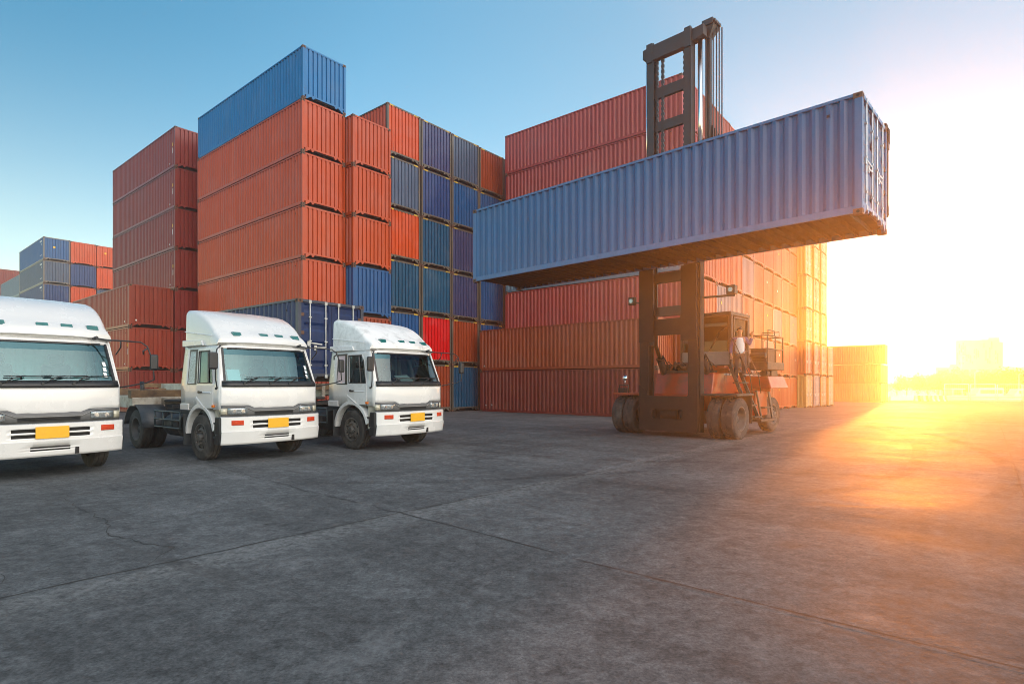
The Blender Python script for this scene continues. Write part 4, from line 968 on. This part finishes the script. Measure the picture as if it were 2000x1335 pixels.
# decks over the drive wheels
for s in (-1,1):
    g=MB(); xa,xb=sorted((s*1.02,s*2.14)); g.box(xa,xb,1.45,2.72,1.30,1.36)
    xa2,xb2=sorted((s*2.08,s*2.13)); 
    g.hexa([(s*1.1,2.60,.55),(s*2.12,2.60,.45),(s*2.12,2.64,.45),(s*1.1,2.64,.55),(s*1.1,2.60,1.30),(s*2.12,2.60,1.30),(s*2.12,2.64,1.30),(s*1.1,2.64,1.30)])
    g.build('wheel_deck',M['machine_dark'] if s>0 else M['orange'],lt,bevel=.01)
g=MB(); g.tube([(-1.9,1.5,1.36),(-1.9,1.5,1.62),(-1.55,1.5,1.62),(-1.55,1.5,1.36)],.025,6); g.box(-2.0,-1.75,1.55,1.75,1.36,1.52); g.build('deck_step',M['machine_dark'],lt)
g=MB(); g.cyl((-1.72,1.55,1.62),(-1.72,1.55,1.80),.015,6); g.lathe((-1.72,1.55,1.86),(0,-1,.1),[(.09,0),(.10,.02),(.09,.04),(.01,.045)],14); g.build('round_mirror',M['chrome'],lt)
# body
b=MB(); b.box(-1.05,1.05,2.10,6.2,.55,1.30); b.hexa([(-1.02,2.2,1.30),(1.02,2.2,1.30),(1.02,3.2,1.30),(-1.02,3.2,1.30),(-1.0,2.42,2.02),(1.0,2.42,2.02),(1.0,3.2,2.02),(-1.0,3.2,2.02)]); b.box(-1.02,1.02,3.2,6.1,1.3,1.95); b.box(-1.25,1.25,6.0,6.75,.50,1.85)
b.build('body',M['orange'],lt,bevel=.03)
g=MB(); g.box(-.95,1.25,3.0,4.8,2.02,2.20); g.box(-.9,1.2,2.75,3.05,2.16,2.24); g.build('cab_floor',M['orange'],lt,bevel=.01)
g=MB(); g.box(-.85,.9,2.40,2.90,2.02,2.10)
for k in range(7): 
    x=-.7+.24*k; g.cyl((x,2.55+.1*(k%3),2.06),(x+.05,2.6,2.30),.07,8); g.tube([(x,2.5,2.1),(x+.1,2.45,2.4),(x+.22,2.7,2.2)],.022,6)
g.cyl((-.5,2.75,2.22),(.3,2.75,2.22),.16,14); g.build('valve_block',M['machine_dark'],lt)
g=MB(); g.cyl((.30,2.55,2.13),(.42,2.55,2.13),.05,10); g.build('work_lamp',M['lamp'],lt)
# cab
cx0,cx1,cy0,cy1,cz0,cz1=-.42,1.24,3.12,4.52,2.20,4.0
g=MB()
for (x,y) in ((cx0,cy0),(cx1,cy0),(cx0,cy1),(cx1,cy1)): g.bar((x,y,cz0),(x,y,cz1-.1),.12,.12)
g.box(cx0-.06,cx1+.06,cy0-.10,cy1+.08,cz1-.12,cz1); g.box(cx0-.05,cx1+.05,cy0-.05,cy1+.05,cz0,cz0+.08)
g.box(cx1+.02,cx1+.05,cy0+.1,cy1-.1,cz0+.08,2.75); g.box(cx0-.05,cx0-.02,cy0,cy1,cz0+.08,2.75); g.box(cx0,cx1,cy1,cy1+.04,cz0,2.9)
cabf=g.build('cab_frame',M['machine_dark'],lt,bevel=.015)
g=MB(); g.box(cx0,cx1,cy0-.06,cy0-.02,cz0+.08,2.72); g.box(.15,.72,cy0-.075,cy0-.06,2.34,2.62); fp=g.build('front_panel',M['grey_panel'],lt,bevel=.01)
g=MB(); g.box(.28,.52,cy0-.082,cy0-.0755,2.38,2.45); g.build('warning_sticker',M['yellow'],fp)
g=MB(); g.box(cx0+.05,cx1-.05,cy0-.03,cy0-.015,2.72,cz1-.14); g.build('cab_window',M['cabglass'],lt)
g=MB(); g.box(cx1+.02,cx1+.035,cy0+.10,cy1-.10,2.78,cz1-.16); g.build('cab_door_glass',M['cabglass'],lt)
g=MB()
for (p,q) in (((cx1+.05,cy0+.12,2.3),(cx1+.05,cy0+.12,cz1-.16)),((cx1+.05,cy1-.14,2.3),(cx1+.05,cy1-.14,cz1-.16)),((cx1+.05,cy0+.12,cz1-.18),(cx1+.05,cy1-.14,cz1-.18)),((cx1+.05,cy0+.12,2.76),(cx1+.05,cy1-.14,2.76))): g.bar(p,q,.05,.05)
g.build('cab_door',M['machine_dark'],lt)
g=MB(); g.box(.15,.7,3.75,4.2,2.5,2.62); g.box(.15,.7,4.15,4.28,2.62,3.3); g.build('seat',M['seat'],lt,bevel=.04)
g=MB(); g.bar((.55,cy0-.05,2.75),(.9,cy0-.06,3.35),.03,.02); g.bar((.9,cy0-.06,3.35),(1.15,cy0-.06,3.5),.03,.02); g.build('wiper',M['hose'],lt)
# ladder and handrails on the side
g=MB()
for yy in (2.95,3.55):
    g.bar((1.95,yy+.05,.55),(1.32,yy,2.2),.07,.10)
lad=g.build('ladder_rail',M['machine_dark'],lt)
for k in range(5):
    z=.62+.36*k; x=1.95-.63*(z-.55)/1.65; g=MB(); g.box(x-.14,x+.14,2.98,3.56,z-.02,z+.02); g.build('ladder_tread',M['machine_dark'],lt)
for yy in (2.9,3.62):
    g=MB(); g.tube([(2.02,yy,1.36),(1.95,yy,1.9),(1.50,yy,2.9),(1.36,yy,3.15),(1.28,yy,3.05),(1.30,yy,2.6)],.015,8); g.build('handrail',M['machine_dark'],lt)
# rear platform with basket, side boxes
g=MB(); g.box(1.05,1.85,4.7,6.3,2.14,2.40); g.build('side_platform',M['machine_dark'],lt,bevel=.012)
g=MB()
for z in (2.85,3.30):
    g.tube([(1.1,4.75,z),(1.82,4.75,z),(1.82,6.25,z),(1.1,6.25,z)],.022,6)
for (x,y) in ((1.82,4.75),(1.82,5.5),(1.82,6.25),(1.1,6.25),(1.1,4.75)): g.cyl((x,y,2.40),(x,y,3.30),.022,6)
g.tube([(1.82,4.8,3.3),(1.82,4.8,3.48),(1.82,5.4,3.48),(1.82,5.4,3.3)],.018,6); g.tube([(1.1,6.25,3.3),(1.1,6.25,3.5),(1.7,6.25,3.5),(1.7,6.25,3.3)],.018,6)
g.build('guard_rail',M['machine_dark'],lt)
g=MB(); g.box(1.15,1.70,5.0,6.0,2.40,2.86); g.cyl((1.2,4.85,2.62),(1.75,4.85,2.62),.10,10); g.build('air_cleaner',M['machine_dark'],lt,bevel=.03)
g=MB(); g.box(1.06,1.72,3.95,5.05,.60,1.42); g.build('side_tank',M['orange'],lt,bevel=.02)
g=MB(); g.box(1.05,1.95,3.85,5.02,.42,.50); g.bar((1.9,4.0,.5),(1.75,3.95,1.45),.05,.08); g.bar((1.9,5.0,.5),(1.75,5.0,1.55),.05,.14); g.box(1.75,1.95,4.2,4.75,.86,.90); g.build('side_step',M['machine_dark'],lt,bevel=.008)
g=MB(); g.hexa([(1.02,4.75,1.50),(1.95,4.75,1.50),(1.95,6.5,1.50),(1.02,6.5,1.50),(1.02,4.85,1.92),(1.80,4.85,1.92),(1.80,6.4,1.92),(1.02,6.4,1.92)]); g.box(1.02,1.90,4.8,4.86,1.40,1.5); g.build('rear_fender',M['orange'],lt,bevel=.03)
g=MB(); g.cyl((1.55,5.15,2.02),(1.55,5.45,2.02),.13,14); g.box(1.40,1.70,5.5,6.1,1.92,2.14); g.build('rear_lamp_box',M['machine_dark'],lt,bevel=.02)
# work lights on arms
for s in (-1,1):
    g=MB()
    if s<0: g.bar((-1.0,YM+.05,4.30),(-1.22,YM-.05,4.34),.05,.05); bx=(-1.42,-1.20,YM-.20,YM-.02,4.26,4.52)
    else: g.bar((1.0,YM+.1,4.30),(1.95,YM+.3,4.30),.05,.06); bx=(1.72,1.98,YM+.18,YM+.42,4.33,4.60)
    a_=g.build('light_arm',M['machine_dark'],lt)
    g=MB(); g.box(*bx); lb=g.build('flood_light',M['machine_dark'],a_,bevel=.02)
    g=MB(); g.cyl(((bx[0]+bx[1])/2,bx[2]-.012,(bx[4]+bx[5])/2),((bx[0]+bx[1])/2,bx[2]+.01,(bx[4]+bx[5])/2),.07,14); g.build('lens',M['lamp'],lb)
# ------------------------------------------------------------------ the man on the ladder
def skin_body(name, verts, edges, rad, mats, parent=None, sub=2, root=0):
    me=bpy.data.meshes.new(name); me.from_pydata(verts,edges,[]); me.materials.append(mats)
    o=bpy.data.objects.new(name,me); col.objects.link(o)
    if parent: o.parent=parent
    md=o.modifiers.new('skin','SKIN'); md.use_smooth_shade=True
    sv=me.skin_vertices[0].data
    for i,r in enumerate(rad): sv[i].radius=(r,r) if not isinstance(r,tuple) else r
    sv[root].use_root=True
    s=o.modifiers.new('round','SUBSURF'); s.levels=sub; s.render_levels=sub
    return o
SKIN=simple('tanned_skin',(.30,.15,.095),.5,0,.06,14); M['jacket']=simple('purple_jacket_cloth',(.075,.060,.165),.8,0,.15,9); M['shirt']=simple('white_shirt_cloth',(.62,.61,.62),.75,0,.05,9); M['trousers']=simple('dark_trousers_cloth',(.035,.032,.036),.85,0,.2,9); M['hair']=simple('black_hair',(.012,.010,.009),.6,0,.3,30); M['shoe']=simple('dark_shoe',(.02,.018,.016),.5)
def make_person():
    p=empty('person')
    # faces -y; feet at z=0 / .36 (one step down the ladder)
    V=[(0,0,.92),(0,-.01,1.08),(0,-.02,1.25),(0,-.02,1.40),(0,-.01,1.47),(0,-.03,1.56),(0,-.035,1.66),(0,-.03,1.73)]
    Rr=[(.14,.10),(.135,.095),(.15,.10),(.15,.09),(.055,.055),(.068,.085),(.078,.095),(.055,.07)]
    E=[(0,1),(1,2),(2,3),(3,4),(4,5),(5,6),(6,7)]
    def chain(frm,pts,rs):
        i=frm
        for q,r in zip(pts,rs): V.append(q); Rr.append(r); E.append((i,len(V)-1)); i=len(V)-1
        return i
    chain(0,[(-.10,0,.86),(-.11,-.05,.48),(-.11,.02,.09),(-.115,-.10,.035)],[.085,.058,.042,.032])
    chain(0,[(.10,0,.86),(.12,-.16,.60),(.12,-.07,.24),(.125,-.20,.185)],[.085,.060,.042,.032])
    hl=chain(3,[(-.17,-.02,1.40),(-.26,.02,1.15),(-.27,-.10,.92),(-.27,-.13,.85)],[.058,.045,.034,.034])
    hr=chain(3,[(.17,-.02,1.40),(.30,.0,1.20),(.36,-.02,1.42),(.37,-.03,1.50)],[.058,.045,.034,.034])
    # hands: palm, four unequal bent fingers, thumb
    for (h,sx,dz) in ((hl,-1,-1),(hr,1,1)):
        b=Vector(V[h]); pm=b+Vector((0,-.02,.05*dz)); i=chain(h,[tuple(pm)],[.030])
        for k,L in enumerate((.062,.072,.068,.054)):
            o=Vector(((k-1.5)*.019,0,0)); chain(i,[tuple(pm+o+Vector((0,-.012,.03*dz))),tuple(pm+o+Vector((0,-.035,(.03+L*.5)*dz))),tuple(pm+o+Vector((0,-.058,(.03+L*.55)*dz)))],[.0095,.009,.008])
        chain(i,[tuple(pm+Vector((-sx*.035,-.02,.0))),tuple(pm+Vector((-sx*.045,-.045,.02*dz)))],[.011,.009])
    skin_body('body',V,E,Rr,SKIN,p)
    body=p
    # face: nose, ears, eyes, mouth
    f=MB(); f.hexa([(-.014,-.125,1.625),(.014,-.125,1.625),(.010,-.10,1.62),(-.010,-.10,1.62),(-.007,-.112,1.665),(.007,-.112,1.665),(.006,-.10,1.665),(-.006,-.10,1.665)])
    for s in (-1,1): f.lathe((s*.080,-.03,1.645),(s,0,0),[(.005,.012),(.028,.008),(.030,0),(.02,-.01)],10)
    f.build('face',SKIN,p)
    e=MB()
    for s in (-1,1): e.lathe((s*.030,-.112,1.662),(0,-1,0),[(.013,-.004),(.010,.003),(.001,.005)],10)
    e.box(-.024,.024,-.117,-.108,1.592,1.598); e.build('eyes_and_mouth',M['hair'],p)
    h=MB(); L=[]
    for (z,r) in ((1.67,.090),(1.71,.092),(1.745,.080),(1.775,.050),(1.785,.01)): L.append([(r*.92*math.cos(a),-.022+r*1.12*math.sin(a)+(.012 if z<1.7 else 0),z+(.02 if math.sin(a)<-.4 and z<1.7 else 0)-( .05 if math.sin(a)>.3 and z<1.7 else 0)) for a in [2*math.pi*k/20 for k in range(20)]])
    h.loft(L); h.build('hair',M['hair'],p)
    skin_body('shirt',[(0,-.005,.86),(0,-.015,1.08),(0,-.025,1.25),(0,-.022,1.40),(0,-.018,1.44)],[(0,1),(1,2),(2,3),(3,4)],[(.165,.125),(.155,.115),(.165,.122),(.15,.11),(.09,.075)],M['shirt'],p)
    jv=[(0,.02,.84),(0,.03,1.10),(0,.02,1.28),(0,.012,1.41)]; je=[(0,1),(1,2),(2,3)]; jr=[(.20,.115),(.178,.11),(.182,.115),(.168,.105)]
    for s,pts in ((-1,[(-.18,-.01,1.40),(-.265,.02,1.15),(-.275,-.10,.90)]),(1,[(.18,-.01,1.40),(.305,.0,1.20),(.362,-.02,1.43)])):
        i=3
        for q,r in zip(pts,(.075,.062,.050)): jv.append(q); jr.append(r); je.append((i,len(jv)-1)); i=len(jv)-1
    skin_body('jacket',jv,je,jr,M['jacket'],p)
    tv=[(0,0,.93),(-.10,0,.84),(-.11,-.05,.48),(-.11,.02,.09),(.10,0,.84),(.12,-.16,.60),(.12,-.07,.24)]
    skin_body('trousers',tv,[(0,1),(1,2),(2,3),(0,4),(4,5),(5,6)],[(.155,.12),.105,.080,.062,.105,.082,.062],M['trousers'],p)
    for (x,y,z) in ((-.115,-.06,.0),(.125,-.16,.15)):
        g=MB(); g.loft([[(x+.05*w*math.cos(a),y+yy,z+.005+h*(.5+.5*math.sin(a))) for a in [2*math.pi*k/12 for k in range(12)]] for (yy,w,h) in ((.10,.5,.06),(.06,.85,.10),(0,.9,.09),(-.08,1.0,.065),(-.14,.9,.05),(-.165,.4,.03))]); g.build('shoe',M['shoe'],p)
    return p
pe=make_person()
lp=lt.matrix_basis
def lt2w(x,y,z): return Vector((fo.x,fo.y,FG))+ldir*x+llat*y+Vector((0,0,z))
pp=lt2w(1.56,3.06,1.72); pe.location=pp; pe.rotation_euler=(0,0,math.atan2(ldir.y,ldir.x)+R(28)); pe.scale=(.98,.98,.98)
tag(pe,'man in a purple jacket over a white shirt stepping down the lift truck ladder','person')
# ------------------------------------------------------------------ far side of the yard: fence, gates, barriers, trees, tower
M['steel_white']=simple('pale_painted_steel',(.62,.62,.60),.45,0,.06,4)
M['conc']=simple('pale_concrete',(.46,.45,.43),.8,0,.12,2,(.2,.19,.17),.3)
M['redpaint']=simple('red_barrier_paint',(.5,.05,.03),.5,0,.1,4)
def pt(px,Y): p=at(px,Y); p.z=gxy(p.x,p.y); return p
FY=98
def run(p,q):
    d=q-p; L=d.length; d.normalize(); return d,L,math.atan2(d.y,d.x)
# low picket railing on a pale kerb wall
p,q=pt(1738,94),pt(1838,FY); d,L,az=run(p,q)
f=empty('picket_fence',p,az); tag(f,'low pale picket railing on a white kerb wall beyond the far block','fence')
g=MB(); g.box(0,L,-.15,.15,0,.75); g.build('kerb_wall',M['steel_white'],f)
g=MB(); x=.1
while x<L: g.box(x-.025,x+.025,-.02,.02,.75,1.72); x+=.33
g.box(0,L,-.03,.03,.85,.91); g.box(0,L,-.03,.03,1.6,1.66); g.build('pickets',M['steel_white'],f)
# tall mesh gate frames
xs=[(1845,1892),(1896,1944),(1948,1996),(2000,2048)]
gate=None
for i,(a_,b_) in enumerate(xs):
    p,q=pt(a_,FY+1),pt(b_,FY+1); d,L,az=run(p,q)
    r=empty('gate_frame',p,az); tag(r,['tall pale tubular gate frame next to the striped barriers','tall pale tubular gate frame in front of the long pale van','tall pale tubular gate frame with a lamp arm behind','tall pale tubular gate frame cut by the picture edge'][i],'gate','tubular gate frames')
    g=MB()
    for x in (0,L): g.cyl((x,0,0),(x,0,2.95),.075,8)
    for z in (.35,2.9): g.cyl((0,0,z),(L,0,z),.055,8)
    g.build('tube_frame',M['steel_white'],r)
    g=MB(); x=.35
    while x<L: g.cyl((x,0,.35),(x,0,2.9),.010,4); x+=.35
    for z in (.9,1.5,2.1): g.cyl((0,0,z),(L,0,z),.010,4)
    g.build('wire_mesh',M['steel_white'],r)
p,q=pt(1842,FY+2.5),pt(2060,FY+2.5); d,L,az=run(p,q)
kw=empty('low_wall',p,az); tag(kw,'low pale concrete wall running behind the tubular gate frames','wall'); g=MB(); g.box(0,L,-.2,.2,-.1,.75); g.build('wall',M['conc'],kw); g=MB(); g.box(0,L,-.25,.25,.75,.85); g.build('coping',M['steel_white'],kw)
# striped barriers
for i,(px,Y) in enumerate(((1797,92),(1812,91.5),(1828,91),(1840,91.5))):
    p=pt(px,Y); r=empty('road_barrier',p,R(-8+9*i)); tag(r,['striped concrete barrier standing by the picket railing','striped concrete barrier second from the picket railing','striped concrete barrier third from the picket railing','striped concrete barrier touching the first gate frame'][i],'barrier','striped road barriers')
    g=MB(); n=[(-.34,0),(.34,0),(.34,.12),(.14,.38),(.10,.92),(-.10,.92),(-.14,.38),(-.34,.12)]
    for k in range(4): g.prism(n,lambda u,v,t:(t,u,v),-.85+.425*k,-.425+.425*k-.001,k%2)
    g.build('block',[M['conc'],M['redpaint']],r)
# a small parked tow tractor among them and vehicles behind the gates
def far_van(px,Y,L,label,name,h=2.3):
    p=pt(px,Y); r=empty(name,p,R(4)); tag(r,label,'van' if name=='parked_van' else 'shelter')
    g=MB(); n=[(0,.45),(L,.45),(L,h),(.9,h),(.35,1.35),(0,1.15)]
    g.prism(n,lambda u,v,t:(u,t,v),-.9,.9); g.build('body',M['steel_white'],r,bevel=.08)
    g=MB(); g.box(.95,L-.3,-.91,-.90,1.3,h-.35); g.build('window',M['sideglass'],r)
    for x in (.9,L-1.0):
        for s in (-1,1): g=MB(); g.cyl((x,s*.9-.1*s,.35),(x,s*.9+.02*s,.35),.35,16); g.build('wheel',M['rubber'],r)
far_van(1897,106,5.6,'long pale van parked behind the tall gate frames','parked_van')
far_van(1972,107,3.2,'short pale van parked behind the gate frame with the lamp arm','parked_van',2.2)
p=pt(1853,105); sh=empty('guard_shelter',p,0); tag(sh,'small flat-roofed guard shelter behind the first gate frame','shelter')
g=MB(); g.box(-.3,2.3,-1,1,2.05,2.2); g.build('roof',M['steel_white'],sh); g=MB(); g.box(0,2,-.8,.8,0,2.05); g.build('booth',M['conc'],sh); g=MB(); g.box(.3,1.7,-.82,-.8,1.0,1.9); g.build('window',M['sideglass'],sh)
def lamp(px,Y,h,label):
    p=pt(px,Y); r=empty('street_lamp',p,0); tag(r,label,'street lamp','lamp posts beyond the fence')
    g=MB(); g.cyl((0,0,0),(0,0,h),.09,8,r2=.06); g.build('pole',M['steel_white'],r)
    g=MB(); g.tube([(0,0,h),(.3,0,h+.25),(1.3,0,h+.35)],.04,6); a_=g.build('arm',M['steel_white'],r)
    g=MB(); g.hexa([(1.2,-.12,h+.27),(1.75,-.12,h+.30),(1.75,.12,h+.30),(1.2,.12,h+.27),(1.25,-.10,h+.38),(1.75,-.08,h+.37),(1.75,.08,h+.37),(1.25,.10,h+.38)]); g.build('lamp_head',M['grey_plastic'],r)
lamp(1904,112,5.4,'slim lamp post rising between the two pale vans')
lamp(1990,112,5.0,'slim lamp post behind the shorter van')
lamp(1877,146,10.5,'tall lamp post standing against the pale tower')
# trees
def leaf_mat(name,c):
    m,nt,b,out=nodes(name); g=N(nt); oi=g.n('ShaderNodeObjectInfo'); geo=g.n('ShaderNodeNewGeometry')
    v=g.ramp(geo.outputs['Random Per Island'],0,1,.6,1.45); s=g.n('ShaderNodeVectorMath',operation='SCALE'); s.inputs[0].default_value=c; g.put(s.inputs['Scale'],v)
    g.put(b.inputs['Base Color'],s.outputs[0]); b.inputs['Roughness'].default_value=.6
    t=g.n('ShaderNodeBsdfTranslucent'); g.put(t.inputs['Color'],s.outputs[0]); mx=g.n('ShaderNodeMixShader'); mx.inputs[0].default_value=.35
    nt.links.new(b.outputs[0],mx.inputs[1]); nt.links.new(t.outputs[0],mx.inputs[2]); nt.links.new(mx.outputs[0],out.inputs['Surface']); return m
LEAF=leaf_mat('dark_leaves',(.05,.085,.025)); BARK=simple('bark',(.09,.065,.045),.9,0,.25,8)
def make_tree(seed,h,spread):
    r=random.Random(seed); t=empty('tree'); k=MB(); tips=[]
    k.tube([(0,0,0),(.1,.05,h*.18),(.0,.1,h*.38)],.22,8)
    for i in range(9):
        a=i*2.4+r.uniform(-.4,.4); z0=h*r.uniform(.22,.40); L=spread*r.uniform(.5,.95); e=Vector((math.cos(a)*L,math.sin(a)*L,z0+h*r.uniform(.15,.50)))
        m_=Vector((math.cos(a)*L*.4,math.sin(a)*L*.4,z0+(e.z-z0)*.6)); k.tube([(0,.05,z0*.9),tuple(m_),tuple(e)],.07,6); tips += [e,m_.lerp(e,.5)]
    tips.append(Vector((0,0,h*.82)))
    k.build('trunk',BARK,t,fix=False)
    c=MB()
    for e in tips:
        R0=spread*r.uniform(.28,.46)
        for q in range(110):
            d=Vector((r.gauss(0,1),r.gauss(0,1),r.gauss(0,.75))).normalized()*R0*(r.random()**.45)
            pc=e+d; s=r.uniform(.12,.26); u=Vector((r.gauss(0,1),r.gauss(0,1),r.gauss(0,1))).normalized(); w_=u.orthogonal().normalized()
            c.add([pc-u*s,pc+w_*s*.6,pc+u*s,pc-w_*s*.6],[(0,1,2,3)])
    c.build('crown',LEAF,t,fix=False); return t
T0=[make_tree(3,7.5,3.6),make_tree(8,6.2,3.9),make_tree(15,9.0,4.2)]
used=[False]*3
spots=[(1752,150,.75,1),(1772,140,.8,0),(1792,132,.72,1),(1812,128,.75,0),(1832,126,.75,1),(1852,124,.78,0),(1872,122,.72,1),(1893,122,.8,1),(1912,120,.70,0),(1931,118,.72,1),(1951,116,.80,0),(1968,116,.95,1),(1985,115,.92,0),(2006,116,.9,1),(1843,142,.85,2),(1885,140,.80,2),(1940,138,.78,2),(2030,118,.9,0)]
side=['bushy dark tree behind the picket railing','bushy tree beyond the far block','spreading tree behind the striped barriers','spreading tree above the guard shelter','rounded tree behind the long pale van','tall tree beside the pale tower','dense tree behind the shorter van']
lab=['bushy hazy tree just past the far sunlit block','rounded hazy tree second past the far sunlit block','spreading hazy tree above the picket railing','rounded hazy tree over the first striped barriers','spreading hazy tree over the last striped barrier','rounded hazy tree above the guard shelter','spreading hazy tree below the low wing of the tower','broad hazy tree above the nose of the long van','rounded hazy tree beside the slim lamp post','broad hazy tree over the tail of the long van','rounded orange-lit tree between the two vans','tallest orange-lit tree of the row, over the shorter van','orange-lit tree behind the lamp post by the shorter van','orange-lit tree cut by the picture edge','tall thin-crowned tree showing above the guard shelter trees','tall thin-crowned tree in front of the tower','tall thin-crowned tree just past the tower','orange-lit tree partly outside the picture']
for i,(px,Y,s,k) in enumerate(spots):
    t=T0[k] if not used[k] else copy_tree(T0[k]); used[k]=True
    t.location=pt(px,Y); t.rotation_euler=(0,0,i*1.7); t.scale=(s,s,s); tag(t,lab[i],'tree','trees beyond the yard fence')
# the far tower with its irregular facade
M['tower']=simple('pale_tower_cladding',(.42,.40,.39),.7,0,.06,.4); M['towerwin']=simple('tower_window_strip',(.15,.16,.18),.25,0,.2,.3)
p=at(1867,168); q=at(1957,168); p.z=q.z=-3.6
tw=empty('office_tower',p,-R(39.3)); tag(tw,'broad pale tower with irregular upright window strips, far off in the haze','tower')
Wt=10.5; Ht=17.6
g=MB(); g.box(0,Wt*.93,0,12,0,Ht); g.box(Wt*.93,Wt,1,11,0,Ht-.8); g.box(Wt*.70,Wt*.93,2,8,Ht,Ht+.7); g.build('facade',M['tower'],tw)
r=random.Random(5)
nw=0
for c_ in range(22):
    x=.4+c_*(Wt*.93-.8)/21; z=6.5
    while z<Ht-1 and nw<98:
        h=r.choice([.8,1.3,2.1,3.0])
        if r.random()<.62 and z+h<Ht-.4:
            g=MB(); g.box(x-.14,x+.14,-.04,.02,z,z+h); g.build('window',M['towerwin'],tw); nw+=1
        z+=h+r.choice([.35,.65,1.1])
p2=at(1828,160); lw=empty('office_block',(p2.x,p2.y,-3.6),-R(38.5)); tag(lw,'low pale office block at the foot of the hazy tower','building')
g=MB(); g.box(0,13.5,0,5,0,9.6); g.box(3,13.5,.5,5,9.6,10.4); g.build('facade',M['tower'],lw)
for k in range(9):
    g=MB(); g.box(.4+1.45*k,1.4+1.45*k,-.04,.02,5,8.8); g.build('window',M['towerwin'],lw)
p3=at(1962,150); rf=empty('warehouse',(p3.x,p3.y,-3.6),-R(40)); tag(rf,'low pitched warehouse roof showing over the trees past the tower','building')
g=MB(); g.box(0,18,0,8,0,7.2); g.build('wall',M['tower'],rf); g=MB(); g.hexa([(-.6,-.6,7.2),(18.6,-.6,7.2),(18.6,8.6,7.2),(-.6,8.6,7.2),(-.6,3.6,9.6),(18.6,3.6,8.4),(18.6,4.6,8.4),(-.6,4.6,9.6)]); g.build('roof',M['conc'],rf)
